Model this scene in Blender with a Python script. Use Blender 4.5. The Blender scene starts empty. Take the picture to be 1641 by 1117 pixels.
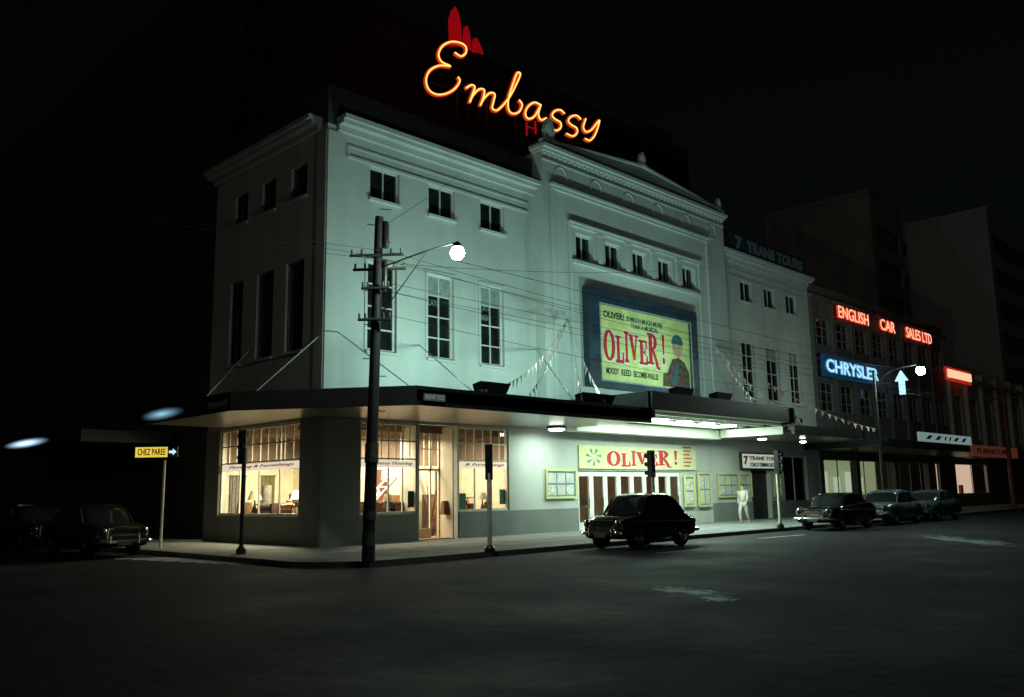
import bpy, bmesh, math, random
from math import sin, cos, tan, radians as RD, pi
from mathutils import Vector, Matrix
random.seed(7)
S=bpy.context.scene; COL=S.collection
V=Vector
# ------------------------------------------------ camera calibration
W_,H_,F_=1641.,1117.,1398.
AZ=RD(44.5); PT=RD(9.38); RO=RD(.9); HC=1.65; G=.13
Fw=V((cos(PT)*cos(AZ),cos(PT)*sin(AZ),sin(PT))); R0=V((sin(AZ),-cos(AZ),0)); U0=R0.cross(Fw)
R_=R0*cos(RO)-U0*sin(RO); U_=R0*sin(RO)+U0*cos(RO)
def ray(px,py): return Fw*F_+R_*(px-820.5)+U_*(558.5-py)
_d=ray(512,877); _t=(HC-G)/-_d.z
CAM=V((-_d.x*_t,-_d.y*_t,HC))
def pz(px,py,z=0.):
    r=ray(px,py); t=(z-CAM.z)/r.z; return CAM+r*t
class Pl:
    def __init__(s,o,u,n=None):
        s.o=V(o); s.u=V(u).normalized(); s.n=V(n) if n else V((s.u.y,-s.u.x,0))
    def P(s,u,d,z): return s.o+s.u*u+s.n*d+V((0,0,z))
    def px(s,x,y,d=0):
        r=ray(x,y); o=s.o+s.n*d; t=(o-CAM).dot(s.n)/r.dot(s.n); p=CAM+r*t-s.o
        return p.dot(s.u),p.z
FR=Pl((0,0,0),(1,0,0)); SD=Pl((0,0,0),(0,1,0),(-1,0,0))
# ------------------------------------------------ materials
def nd(nt,t,**k):
    n=nt.nodes.new(t)
    for a,b in k.items(): setattr(n,a,b)
    return n
def mat(name,col,rough=.6,metal=0.,emit=None,es=0.,noise=0.,ns=3.,bump=0.,stretch=(1,1,1),spec=.5,rn=0.):
    m=bpy.data.materials.new(name); m.use_nodes=True; nt=m.node_tree; b=nt.nodes['Principled BSDF']
    b.inputs['Base Color'].default_value=(*col,1); b.inputs['Roughness'].default_value=rough
    b.inputs['Metallic'].default_value=metal; b.inputs['Specular IOR Level'].default_value=spec
    tc=nd(nt,'ShaderNodeTexCoord'); mp=nd(nt,'ShaderNodeMapping'); mp.inputs['Scale'].default_value=stretch
    nt.links.new(tc.outputs['Object'],mp.inputs[0])
    n1=nd(nt,'ShaderNodeTexNoise'); n1.inputs['Scale'].default_value=ns; n1.inputs['Detail'].default_value=7; n1.inputs['Roughness'].default_value=.62
    nt.links.new(mp.outputs[0],n1.inputs['Vector'])
    nz=max(noise,.05)
    r=nd(nt,'ShaderNodeValToRGB'); r.color_ramp.elements[0].position=.3; r.color_ramp.elements[1].position=.7
    r.color_ramp.elements[0].color=(*[c*(1-nz) for c in col],1); r.color_ramp.elements[1].color=(*[min(1,c*(1+nz)) for c in col],1)
    nt.links.new(n1.outputs['Fac'],r.inputs[0]); nt.links.new(r.outputs[0],b.inputs['Base Color'])
    if rn:
        mr=nd(nt,'ShaderNodeMapRange'); mr.inputs[1].default_value=.35; mr.inputs[2].default_value=.65
        mr.inputs[3].default_value=max(.05,rough-rn); mr.inputs[4].default_value=min(1,rough+rn)
        nt.links.new(n1.outputs['Fac'],mr.inputs[0]); nt.links.new(mr.outputs[0],b.inputs['Roughness'])
    if bump:
        n2=nd(nt,'ShaderNodeTexNoise'); n2.inputs['Scale'].default_value=ns*9; n2.inputs['Detail'].default_value=5
        nt.links.new(tc.outputs['Object'],n2.inputs['Vector'])
        bp=nd(nt,'ShaderNodeBump'); bp.inputs['Strength'].default_value=bump; bp.inputs['Distance'].default_value=.03
        nt.links.new(n2.outputs['Fac'],bp.inputs['Height']); nt.links.new(bp.outputs[0],b.inputs['Normal'])
    if emit:
        b.inputs['Emission Color'].default_value=(*emit,1); b.inputs['Emission Strength'].default_value=es
    return m
def plaster(name,col,dirt=.12):
    m=mat(name,col,.85,noise=.06,ns=.7,bump=.12); nt=m.node_tree; b=nt.nodes['Principled BSDF']
    tc=nd(nt,'ShaderNodeTexCoord'); mp=nd(nt,'ShaderNodeMapping'); mp.inputs['Scale'].default_value=(1.2,1.2,.3)
    nt.links.new(tc.outputs['Object'],mp.inputs[0]); n=nd(nt,'ShaderNodeTexNoise'); n.inputs['Scale'].default_value=1.1; n.inputs['Detail'].default_value=6
    nt.links.new(mp.outputs[0],n.inputs['Vector']); r=nd(nt,'ShaderNodeValToRGB')
    r.color_ramp.elements[0].position=.3; r.color_ramp.elements[0].color=(1-dirt,1-dirt,1-dirt*.9,1)
    r.color_ramp.elements[1].position=.6; r.color_ramp.elements[1].color=(1,1,1,1)
    nt.links.new(n.outputs['Fac'],r.inputs[0])
    src=b.inputs['Base Color'].links[0].from_socket
    mx=nd(nt,'ShaderNodeMixRGB',blend_type='MULTIPLY'); mx.inputs[0].default_value=1
    nt.links.new(src,mx.inputs[1]); nt.links.new(r.outputs[0],mx.inputs[2]); nt.links.new(mx.outputs[0],b.inputs['Base Color'])
    return m
def glassmat(name):
    m=bpy.data.materials.new(name); m.use_nodes=True; nt=m.node_tree; nt.nodes.clear()
    o=nd(nt,'ShaderNodeOutputMaterial'); mx=nd(nt,'ShaderNodeMixShader'); t=nd(nt,'ShaderNodeBsdfTransparent'); g=nd(nt,'ShaderNodeBsdfGlossy')
    t.inputs[0].default_value=(.93,.95,.93,1); g.inputs['Roughness'].default_value=.05; mx.inputs[0].default_value=.06
    nt.links.new(t.outputs[0],mx.inputs[1]); nt.links.new(g.outputs[0],mx.inputs[2]); nt.links.new(mx.outputs[0],o.inputs[0]); return m
def glintmat(name,col,thr):
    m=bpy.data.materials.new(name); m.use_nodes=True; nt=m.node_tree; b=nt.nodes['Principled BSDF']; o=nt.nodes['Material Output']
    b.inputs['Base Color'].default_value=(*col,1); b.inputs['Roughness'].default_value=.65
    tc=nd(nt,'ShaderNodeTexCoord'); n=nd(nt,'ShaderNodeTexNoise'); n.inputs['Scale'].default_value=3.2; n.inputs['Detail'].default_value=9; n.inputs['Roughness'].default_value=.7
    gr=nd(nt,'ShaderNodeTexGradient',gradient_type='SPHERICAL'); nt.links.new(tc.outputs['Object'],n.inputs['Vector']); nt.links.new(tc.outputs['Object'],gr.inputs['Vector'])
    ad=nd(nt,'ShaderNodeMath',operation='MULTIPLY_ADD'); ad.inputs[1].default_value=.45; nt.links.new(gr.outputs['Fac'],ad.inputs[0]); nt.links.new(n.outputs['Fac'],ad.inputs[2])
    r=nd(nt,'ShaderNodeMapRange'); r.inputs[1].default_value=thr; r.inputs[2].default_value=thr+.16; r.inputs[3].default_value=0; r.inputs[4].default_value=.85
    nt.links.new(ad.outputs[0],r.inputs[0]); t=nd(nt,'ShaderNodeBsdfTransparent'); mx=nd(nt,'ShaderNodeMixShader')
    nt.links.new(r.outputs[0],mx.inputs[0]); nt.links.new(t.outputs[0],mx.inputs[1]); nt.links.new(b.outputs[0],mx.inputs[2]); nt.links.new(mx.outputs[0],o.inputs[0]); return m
def emi(name,col,s,samp=False):
    m=mat(name,[c*.3 for c in col],.5,emit=col,es=s)
    if not samp:
        try: m.cycles.emission_sampling='NONE'
        except Exception: pass
    return m
def softemi(name,col,s):
    # painted glow on a thin panel: brightest mid-panel, fading to its ends
    m=emi(name,col,s); nt=m.node_tree; b=nt.nodes['Principled BSDF']; tc=nd(nt,'ShaderNodeTexCoord'); gr=nd(nt,'ShaderNodeTexGradient',gradient_type='QUADRATIC_SPHERE')
    nt.links.new(tc.outputs['Object'],gr.inputs['Vector']); mu=nd(nt,'ShaderNodeMath',operation='MULTIPLY'); mu.inputs[1].default_value=s
    nt.links.new(gr.outputs['Fac'],mu.inputs[0]); nt.links.new(mu.outputs[0],b.inputs['Emission Strength'])
    src=b.inputs['Base Color'].links[0]; nt.links.remove(src); b.inputs['Base Color'].default_value=(.01,.014,.016,1); return m
M={}
M['wall']=plaster('painted_plaster',(.50,.53,.50))
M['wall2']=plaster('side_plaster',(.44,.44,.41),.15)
M['trim']=plaster('trim_plaster',(.52,.55,.52),.1)
M['dado']=plaster('dado_paint',(.20,.22,.21),.15)
M['pier']=plaster('pier_shade',(.22,.24,.225),.2)
M['brown']=plaster('brown_render',(.06,.052,.048),.3)
M['brown2']=plaster('mid_brown_render',(.33,.31,.29),.3)
M['show']=plaster('showroom_plaster',(.14,.135,.12),.3)
M['lowcream']=plaster('low_building_plaster',(.50,.48,.42),.3)
M['dbrick']=mat('dark_brick',(.08,.06,.05),.9,noise=.3,ns=4,bump=.3)
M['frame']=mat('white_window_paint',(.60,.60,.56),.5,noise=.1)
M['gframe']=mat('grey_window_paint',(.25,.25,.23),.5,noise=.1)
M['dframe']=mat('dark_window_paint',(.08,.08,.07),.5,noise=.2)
M['pane']=mat('dark_window_glass',(.012,.014,.016),.12,noise=.6,ns=1.2)
M['glass']=glassmat('shop_glass')
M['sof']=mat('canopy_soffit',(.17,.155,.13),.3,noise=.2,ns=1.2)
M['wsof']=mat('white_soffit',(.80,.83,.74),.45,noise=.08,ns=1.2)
M['fas']=mat('canopy_fascia_black',(.012,.016,.017),.35,noise=.4,ns=2)
M['roof']=mat('roof_felt_parapet_shade',(.045,.055,.055),.9,noise=.3)
M['asph']=mat('asphalt',(.017,.023,.029),.8,noise=.6,ns=.35,bump=.6,rn=.1,spec=.22)
M['glint']=glintmat('road_glint',(.40,.58,.64),.74)  # pale colour carrying the reflected light on the road
M['pave']=mat('pavement',(.19,.205,.20),.75,noise=.25,ns=1.3,bump=.3,rn=.15,spec=.3)
M['kerb']=mat('kerb_stone',(.10,.11,.105),.7,noise=.3,ns=2,bump=.2)
M['paint']=mat('road_paint',(.55,.60,.60),.7,noise=.5,ns=3)
M['pole']=mat('pole_timber',(.022,.028,.026),.7,noise=.5,ns=3,stretch=(3,3,.4),bump=.3)
M['arm']=mat('crossarm_timber',(.06,.065,.055),.7,noise=.4,ns=4)
M['notice']=mat('weathered_notice',(.10,.11,.10),.8,noise=.5,ns=9)
M['wire']=mat('wire_black',(.02,.022,.022),.8)
M['metal']=mat('dark_metal',(.05,.055,.055),.4,.6,noise=.3)
M['wpost']=mat('white_post_paint',(.70,.70,.62),.5,noise=.25,ns=4)
M['chrome']=mat('chrome',(.7,.72,.72),.12,1.,noise=.1)
M['rubber']=mat('rubber',(.015,.015,.015),.8)
M['carglass']=mat('car_glass',(.02,.025,.025),.06,noise=.3)
M['cblack']=mat('black_car_paint',(.010,.012,.012),.10,noise=.2,ns=1)
M['cblue']=mat('pale_blue_car_paint',(.12,.18,.21),.2,noise=.1)
M['cgrey']=mat('blue_grey_car_paint',(.04,.07,.085),.2,noise=.1)
M['cgreen']=mat('dark_grey_car_paint',(.02,.022,.024),.25,noise=.1)
M['red']=mat('dull_red_paint',(.40,.03,.02),.5,noise=.2)
M['dred']=mat('maroon_paint',(.10,.018,.014),.4,noise=.2)
M['cream']=mat('cream_paint',(.60,.57,.46),.5,noise=.1)
M['yel']=mat('poster_yellow',(.58,.60,.24),.6,noise=.22,ns=1.5)
M['cyel']=mat('case_yellow',(.60,.60,.26),.6,noise=.15,ns=1.5)
M['byel']=mat('banner_yellow',(.62,.64,.34),.6,noise=.15,ns=1.5)
M['bblue']=mat('billboard_slate_blue',(.013,.034,.058),.5,noise=.5,ns=1.2)
M['ink']=mat('black_ink',(.02,.02,.02),.6)
M['blueink']=mat('blue_ink',(.03,.10,.13),.6)
M['redink']=mat('red_ink',(.46,.018,.018),.6,noise=.1)
M['white']=mat('white_paint',(.75,.75,.70),.5,noise=.05)
M['skin']=mat('printed_tan',(.45,.30,.19),.7,noise=.35,ns=5)
M['pskin']=mat('human_skin',(.5,.32,.24),.6,noise=.05)
M['coat']=mat('printed_brown',(.10,.06,.04),.7,noise=.7,ns=6)
M['wood']=mat('varnished_wood',(.26,.13,.06),.4,noise=.3,ns=3,stretch=(1,1,6))
M['dwood']=mat('dark_wood',(.06,.03,.018),.35,noise=.3,ns=3,stretch=(1,1,6))
M['warmwall']=mat('interior_cream',(.66,.59,.44),.8,noise=.15)
M['bulk']=mat('interior_brown',(.18,.13,.09),.8,noise=.3)
M['warmfloor']=mat('interior_floor',(.28,.17,.09),.5,noise=.3)
M['green']=mat('green_card',(.04,.13,.07),.6,noise=.3,ns=8)
M['foyer']=mat('foyer_brown',(.22,.13,.08),.7,noise=.5,ns=1.2)
M['pink']=mat('faded_pink_cloth',(.55,.26,.22),.8,noise=.2)
M['pale']=mat('pale_cloth',(.52,.52,.48),.8,noise=.2)
M['dimlet']=mat('dim_letter_paint',(.26,.30,.29),.6,noise=.3,ns=5)
M['roofletter']=mat('roof_letter_glow',(.10,.13,.13),.6,noise=.3,ns=5,emit=(.20,.28,.28),es=.015)  # letters given a faint glow of their own, as no lamp reaches them
M['posterw']=mat('poster_paper',(.55,.56,.46),.6,noise=.45,ns=7)
M['teal']=mat('poster_teal',(.10,.25,.28),.6,noise=.5,ns=6)
M['globe']=emi('lamp_globe_glow',(.80,1.,.88),335,True)
M['can']=emi('canopy_lamp_glow',(.92,1.,.86),20)
M['tube']=softemi('fascia_glow',(.28,.55,.70),1.3)  # bluish light on the canopy fascia, put into a glowing surface
M['farglow']=softemi('verandah_glow',(.45,.72,1.),3.2)  # same painted glow for the far verandah edge
M['arrowlit']=emi('lit_arrow',(.5,.75,1.),1.2)
M['neon']=emi('neon_orange_core',(1.,.50,.12),1.9)
M['neonr']=emi('neon_red_edge',(.95,.08,.008),.55)
M['redfin']=emi('neon_red_fin',(.70,.004,.010),.34)
M['nred']=emi('neon_red_letter',(1.,.34,.20),1.8)
M['nredb']=emi('neon_red_halo',(.75,.03,.015),.45)
M['nblue']=emi('neon_blue_letter',(.42,.78,1.),1.1)
M['nblueb']=emi('neon_blue_box',(.02,.14,.30),.13)
M['nblueh']=emi('neon_blue_halo',(.03,.28,.62),.55)
M['nwhite']=emi('neon_white',(.40,.72,1.),1.5)
M['cansign']=emi('lit_canopy_sign',(.42,.62,.60),.35)
M['litpink']=emi('lit_pink_wall',(1.,.72,.52),.65)
M['lityel']=emi('lit_yellow_sign',(1.,.72,.08),.85)
M['warmlit']=emi('warm_lit_panel',(1.,.88,.66),.75)
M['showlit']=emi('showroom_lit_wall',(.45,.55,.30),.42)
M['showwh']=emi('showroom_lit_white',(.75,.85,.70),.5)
M['dimwin']=emi('dim_lit_window',(.7,.7,.5),.18)
M['shade']=emi('lamp_shade_glow',(1.,.85,.55),1.6)
# ------------------------------------------------ mesh helpers
ORG={}
class MB:
    def __init__(s): s.v=[]; s.f=[]
    def add(s,vs,fs):
        n=len(s.v); s.v+=[V(v) for v in vs]; s.f+=[tuple(i+n for i in f) for f in fs]; return s
    def hexa(s,p): return s.add(p,[(0,1,2,3),(4,7,6,5),(0,4,5,1),(1,5,6,2),(2,6,7,3),(3,7,4,0)])
    def box(s,x0,x1,y0,y1,z0,z1): return s.hexa([(x0,y0,z0),(x1,y0,z0),(x1,y1,z0),(x0,y1,z0),(x0,y0,z1),(x1,y0,z1),(x1,y1,z1),(x0,y1,z1)])
    def pbox(s,pl,u0,u1,d0,d1,z0,z1): return s.hexa([pl.P(u0,d0,z0),pl.P(u1,d0,z0),pl.P(u1,d1,z0),pl.P(u0,d1,z0),pl.P(u0,d0,z1),pl.P(u1,d0,z1),pl.P(u1,d1,z1),pl.P(u0,d1,z1)])
    def quad(s,*p): return s.add(p,[tuple(range(len(p)))])
    def prism(s,pts0,pts1):
        n=len(pts0); fs=[tuple(range(n)),tuple(range(2*n-1,n-1,-1))]+[(i,(i+1)%n,(i+1)%n+n,i+n) for i in range(n)]
        return s.add(list(pts0)+list(pts1),fs)
    def pprism(s,pl,poly,d0,d1): return s.prism([pl.P(u,d0,z) for u,z in poly],[pl.P(u,d1,z) for u,z in poly])
    def zprism(s,poly,z0,z1): return s.prism([(x,y,z0) for x,y in poly],[(x,y,z1) for x,y in poly])
    def tube(s,pts,r,n=8,r1=None):
        pts=[V(p) for p in pts]; k=len(pts); base=len(s.v); prev=None
        for i,p in enumerate(pts):
            t=(pts[min(i+1,k-1)]-pts[max(i-1,0)])
            t=t.normalized() if t.length>1e-9 else V((0,0,1))
            a=prev if prev is not None else (V((0,0,1)) if abs(t.z)<.9 else V((1,0,0)))
            a=(a-t*a.dot(t)); a=a.normalized() if a.length>1e-6 else t.orthogonal().normalized()
            b=t.cross(a); prev=a; rr=r if r1 is None else r+(r1-r)*i/max(1,k-1)
            for j in range(n):
                q=2*pi*j/n; s.v.append(p+a*cos(q)*rr+b*sin(q)*rr)
        for i in range(k-1):
            for j in range(n):
                s.f.append((base+i*n+j,base+i*n+(j+1)%n,base+(i+1)*n+(j+1)%n,base+(i+1)*n+j))
        s.f.append(tuple(base+j for j in range(n-1,-1,-1))); s.f.append(tuple(base+(k-1)*n+j for j in range(n)))
        return s
    def lathe(s,o,prof,n=16,axis='z'):
        o=V(o); base=len(s.v)
        for r,h in prof:
            for j in range(n):
                q=2*pi*j/n
                if axis=='z': s.v.append(o+V((r*cos(q),r*sin(q),h)))
                elif axis=='y': s.v.append(o+V((r*cos(q),h,r*sin(q))))
                else: s.v.append(o+V((h,r*cos(q),r*sin(q))))
        for i in range(len(prof)-1):
            for j in range(n):
                s.f.append((base+i*n+j,base+i*n+(j+1)%n,base+(i+1)*n+(j+1)%n,base+(i+1)*n+j))
        s.f.append(tuple(base+j for j in range(n))); s.f.append(tuple(base+(len(prof)-1)*n+j for j in range(n)))
        return s
    def sphere(s,o,r,n=14,sz=1.):
        k=n//2; return s.lathe(o,[(max(.001,r*sin(pi*i/k)),-r*sz*cos(pi*i/k)) for i in range(k+1)],n)
    def build(s,name,m,parent=None,smooth=False,local=False):
        me=bpy.data.meshes.new(name)
        if parent is not None: off=V((0,0,0)) if local else ORG[parent.name]
        else:
            xs=[v.x for v in s.v]; ys=[v.y for v in s.v]; zs=[v.z for v in s.v]
            off=V(((min(xs)+max(xs))/2,(min(ys)+max(ys))/2,min(zs)))
        me.from_pydata([tuple(v-off) for v in s.v],[],s.f); me.materials.append(M[m] if isinstance(m,str) else m)
        bm=bmesh.new(); bm.from_mesh(me); bmesh.ops.recalc_face_normals(bm,faces=bm.faces); bm.to_mesh(me); bm.free()
        if smooth:
            for p in me.polygons: p.use_smooth=True
            try: me.set_sharp_from_angle(angle=RD(38))
            except Exception: pass
        o=bpy.data.objects.new(name,me); COL.objects.link(o)
        if parent is not None: o.parent=parent; ORG[o.name]=V((0,0,0)) if local else ORG[parent.name].copy()
        else: o.location=off; ORG[o.name]=off
        return o
def tag(o,label,cat,group=None):
    o['label']=label; o['category']=cat
    if group: o['group']=group
    return o
def thing(name,label,cat,loc=(0,0,0),rz=0,group=None):
    o=bpy.data.objects.new(name,None); COL.objects.link(o); o.location=loc; o.rotation_euler=(0,0,rz)
    ORG[o.name]=V(loc); o.empty_display_size=.3
    return tag(o,label,cat,group)
def struct(mb,name,m):
    o=mb.build(name,m); o['kind']='structure'; return o
def text_geo(body,bold=0.,shear=0.):
    c=bpy.data.curves.new('t','FONT'); c.body=body; c.offset=bold; c.shear=shear; c.extrude=.02; c.resolution_u=3
    o=bpy.data.objects.new('t',c); COL.objects.link(o); dg=bpy.context.evaluated_depsgraph_get()
    me=bpy.data.meshes.new_from_object(o.evaluated_get(dg))
    vs=[v.co.copy() for v in me.vertices]; fs=[tuple(p.vertices) for p in me.polygons]
    bpy.data.objects.remove(o); bpy.data.curves.remove(c); bpy.data.meshes.remove(me); return vs,fs
def text(mb,pl,body,u0,u1,z0,z1,d,bold=0.,shear=0.,th=.02,ref=None):
    vs,fs=text_geo(body,bold,shear)
    if ref is not None: rv,_=text_geo(body,ref,shear)
    else: rv=vs
    x0=min(v.x for v in rv); x1=max(v.x for v in rv); y0=min(v.y for v in rv); y1=max(v.y for v in rv)
    mb.add([pl.P(u0+(v.x-x0)/(x1-x0)*(u1-u0),d+(th if v.z>0 else 0),z0+(v.y-y0)/(y1-y0)*(z1-z0)) for v in vs],fs); return mb
def wall(mb,pl,u0,u1,z0,z1,holes=(),d=0.,rev=.25):
    us=sorted({u0,u1,*[h[0] for h in holes],*[h[1] for h in holes]}); zs=sorted({z0,z1,*[h[2] for h in holes],*[h[3] for h in holes]})
    us=[u for u in us if u0-1e-6<=u<=u1+1e-6]; zs=[z for z in zs if z0-1e-6<=z<=z1+1e-6]
    for a,b in zip(us,us[1:]):
        for c,e in zip(zs,zs[1:]):
            mu,mz=(a+b)/2,(c+e)/2
            if any(h[0]<mu<h[1] and h[2]<mz<h[3] for h in holes): continue
            mb.quad(pl.P(a,d,c),pl.P(b,d,c),pl.P(b,d,e),pl.P(a,d,e))
    for h in holes:
        a,b,c,e=h[:4]; k=d-rev
        mb.quad(pl.P(a,d,c),pl.P(a,k,c),pl.P(a,k,e),pl.P(a,d,e)); mb.quad(pl.P(b,d,c),pl.P(b,k,c),pl.P(b,k,e),pl.P(b,d,e))
        mb.quad(pl.P(a,d,c),pl.P(b,d,c),pl.P(b,k,c),pl.P(a,k,c)); mb.quad(pl.P(a,d,e),pl.P(b,d,e),pl.P(b,k,e),pl.P(a,k,e))
def window(pl,h,par,d=-.14,cols=2,rows=1,tr=None,fm='frame',pm='pane',fw=.07,mw=.045,sill='trim',name='window'):
    u0,u1,z0,z1=h[:4]; m=MB()
    m.pbox(pl,u0,u0+fw,d-.03,d+.05,z0,z1).pbox(pl,u1-fw,u1,d-.03,d+.05,z0,z1)
    m.pbox(pl,u0+fw,u1-fw,d-.03,d+.05,z0,z0+fw).pbox(pl,u0+fw,u1-fw,d-.03,d+.05,z1-fw,z1)
    for i in range(1,cols):
        u=u0+(u1-u0)*i/cols; m.pbox(pl,u-mw/2,u+mw/2,d-.02,d+.03,z0+fw,z1-fw)
    ts=tr if tr else [i/rows for i in range(1,rows)]
    for t in ts:
        z=z0+(z1-z0)*t; m.pbox(pl,u0+fw,u1-fw,d-.018,d+.027,z-mw/2,z+mw/2)
    f=m.build(name,fm,par)
    MB().quad(pl.P(u0,d-.01,z0),pl.P(u1,d-.01,z0),pl.P(u1,d-.01,z1),pl.P(u0,d-.01,z1)).build('pane',pm,f)
    if sill: MB().pbox(pl,u0-.06,u1+.06,d+.05-.02,d+.05+.2,z0-.09,z0-.002).build('sill',sill,f)
    return f
def area(name,loc,to,sx,sy,p,col,spread=None):
    l=bpy.data.lights.new(name,'AREA'); l.shape='RECTANGLE'; l.size=sx; l.size_y=sy; l.energy=p; l.color=col
    if spread: l.spread=spread
    o=bpy.data.objects.new(name,l); COL.objects.link(o); o.location=loc
    o.rotation_euler=(V(to)-V(loc)).to_track_quat('-Z','Y').to_euler(); return o
def smoothpath(p,k=5):
    out=[]
    n=len(p)
    for i in range(n-1):
        a=p[max(i-1,0)];b=p[i];c=p[i+1];e=p[min(i+2,n-1)]
        for j in range(k):
            t=j/k
            out.append(tuple(.5*((2*b[q])+(-a[q]+c[q])*t+(2*a[q]-5*b[q]+4*c[q]-e[q])*t*t+(-a[q]+3*b[q]-3*c[q]+e[q])*t**3) for q in range(len(b))))
    out.append(tuple(p[-1])); return out
def one(pl,name,mt,par,*b): return MB().pbox(pl,*b).build(name,mt,par)

# ================================================ SETTING
KY=-5.9; KX=-3.6
struct(MB().box(-300,500,-300,500,-.3,-.02),'ground','asph')
m=MB(); m.quad((-150,-60,0),(400,-60,0),(400,KY,0),(-150,KY,0)); m.quad((-17,KY,0),(KX,KY,0),(KX,150,0),(-17,150,0)); m.quad((KX,KY,0),(KX+2,KY,0),(KX+2,KY+2,0),(KX,KY+2,0))
struct(m,'road','asph')
arc=[(KX+1.8-1.8*cos(a),KY+1.8-1.8*sin(a)) for a in [pi/2*i/8 for i in range(9)]]
poly=[(KX,100)]+arc+[(160,KY),(160,3),(3,3),(3,100)]
struct(MB().zprism(poly,.001,G),'pavement','pave')
inn=[(KX+.22,100)]+[(KX+1.8-1.58*cos(a),KY+1.8-1.58*sin(a)) for a in [pi/2*i/8 for i in range(9)]]+[(160,KY+.22)]
out=[(KX-.03,100)]+[(KX+1.8-1.83*cos(a),KY+1.8-1.83*sin(a)) for a in [pi/2*i/8 for i in range(9)]]+[(160,KY-.03)]
m=MB()
for i in range(len(inn)-1):
    a,b,c,e=out[i],out[i+1],inn[i+1],inn[i]
    m.prism([(*a,.002),(*b,.002),(*c,.002),(*e,.002)],[(*a,G+.004),(*b,G+.004),(*c,G+.004),(*e,G+.004)])
struct(m,'kerb','kerb')
m=MB()
for i in range(40): m.box(i*1.5-1,i*1.5-.98,KY+.24,-.05,G+.002,G+.004)
for y in (-4.4,-2.9,-1.4): m.box(-2,60,y,y+.02,G+.0045,G+.0065)
struct(m,'pavement_joint','kerb')
m=MB()
def stripe(a,b,w,z=.004):
    a=V(a);b=V(b); t=(b-a).normalized(); n=V((-t.y,t.x,0))*w/2
    m.quad(*[V((p.x,p.y,z)) for p in (a-n,b-n,b+n,a+n)])
for (x0,y0,x1,y1) in [(1050,887,1125,880),(1215,863,1290,857),(1350,849,1395,846)]: stripe(pz(x0,y0),pz(x1,y1),.13)
for k in range(8):
    a=pz(185+k*26,896+k*1.2); stripe(a,a+V((1.9,-1.6,0)),.28)
struct(m,'road_marking','paint')
def glintpatch(cx,cy,sx,sy,rz,mt,seed):
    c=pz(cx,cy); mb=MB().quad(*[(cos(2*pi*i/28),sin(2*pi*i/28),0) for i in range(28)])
    me=bpy.data.meshes.new('road_glint_patch'); me.from_pydata([tuple(v) for v in mb.v],[],mb.f); me.materials.append(M[mt])
    o=bpy.data.objects.new('road_glint_patch',me); COL.objects.link(o); o.location=(c.x,c.y,.005+.0015*seed); o.scale=(sx,sy,1); o.rotation_euler=(0,0,rz); o['kind']='structure'
glintpatch(1100,948,.8,2.0,RD(-20),'glint',0); glintpatch(1148,960,.6,1.0,RD(-60),'glint',1); glintpatch(1550,867,1.4,8,RD(-52),'glint',2)  # lamplight reflections on the road, painted as pale patches

# ================================================ THEATRE
T=thing('theatre_building','pale three storey corner theatre with a stepped central block and wide dark canopy','theatre',(0,0,G))
ZC=FR.px(700,236,.45)[1]-.20
uL=0.; uC0=FR.px(858,500)[0]; uC1=FR.px(1152,500)[0]; uR=FR.px(1300,560)[0]
zu0=FR.px(616,323)[1]; zu1=FR.px(616,272)[1]; zl0=FR.px(706,576)[1]; zl1=FR.px(706,441)[1]
LU=[(FR.px(593,290)[0],FR.px(640,298)[0],zu0,zu1),(FR.px(687,325)[0],FR.px(729,325)[0],zu0,zu1),(FR.px(770,350)[0],FR.px(808,350)[0],zu0,zu1)]
LL=[(FR.px(588,490)[0],FR.px(635,490)[0],zl0,zl1),(FR.px(685,508)[0],FR.px(727,508)[0],zl0,zl1),(FR.px(770,522)[0],FR.px(807,522)[0],zl0,zl1)]
RU=[(FR.px(a,y)[0],FR.px(b,y)[0],zu0,zu1) for a,b,y in [(1187,1206,478),(1225,1242,487),(1260,1277,497)]]
RL=[(FR.px(a,y)[0],FR.px(b,y)[0],zl0,zl1) for a,b,y in [(1191,1211,602),(1230,1250,607),(1267,1284,612)]]
zs0=FR.px(620,824)[1]; zs1=3.98
g=lambda x,y=760: FR.px(x,y)[0]
SH=[(g(577),g(670),zs0,zs1),(g(672),g(733),G,zs1),(g(735),g(816),zs0,zs1)]
m=MB(); wall(m,FR,0,uC0,G,ZC,LU+LL+SH); m.build('front_wall','wall',T)
uS=SD.px(343,450)[0]
def su(a,b,y): p,q=SD.px(a,y)[0],SD.px(b,y)[0]; return (min(p,q),max(p,q))
SU=[(*su(467,492,298),zu0,zu1),(*su(420,442,320),zu0,zu1),(*su(377,397,345),zu0,zu1)]
SL=[(*su(457,486,490),zl0,zl1),(*su(410,437,500),zl0,zl1),(*su(368,388,510),zl0,zl1)]
SS=[(*su(352,480,760),zs0,zs1)]
m=MB(); wall(m,SD,0,uS,G,ZC,SU+SL+SS); m.build('side_wall','wall2',T)
for w in LU: window(FR,w,T,cols=2)
for w in LL: window(FR,w,T,cols=2,tr=[.25,.5,.75],fw=.09)
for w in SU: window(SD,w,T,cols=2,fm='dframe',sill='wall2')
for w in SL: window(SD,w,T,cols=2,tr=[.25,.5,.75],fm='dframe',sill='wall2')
for w in LL:
    m=MB(); m.pbox(FR,w[0]-.1,w[0],0.002,.035,w[2],w[3]+.1).pbox(FR,w[1],w[1]+.1,0.002,.035,w[2],w[3]+.1).pbox(FR,w[0],w[1],0.002,.035,w[3],w[3]+.1); m.build('window_surround','trim',T)
for w in (LL[1],LL[2],RL[1],RL[2]):
    one(FR,'window_blind','dimlet',T,w[0]+.1,w[1]-.1,-.148,-.142,w[2]+(w[3]-w[2])*.76,w[3]-.1)
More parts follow.
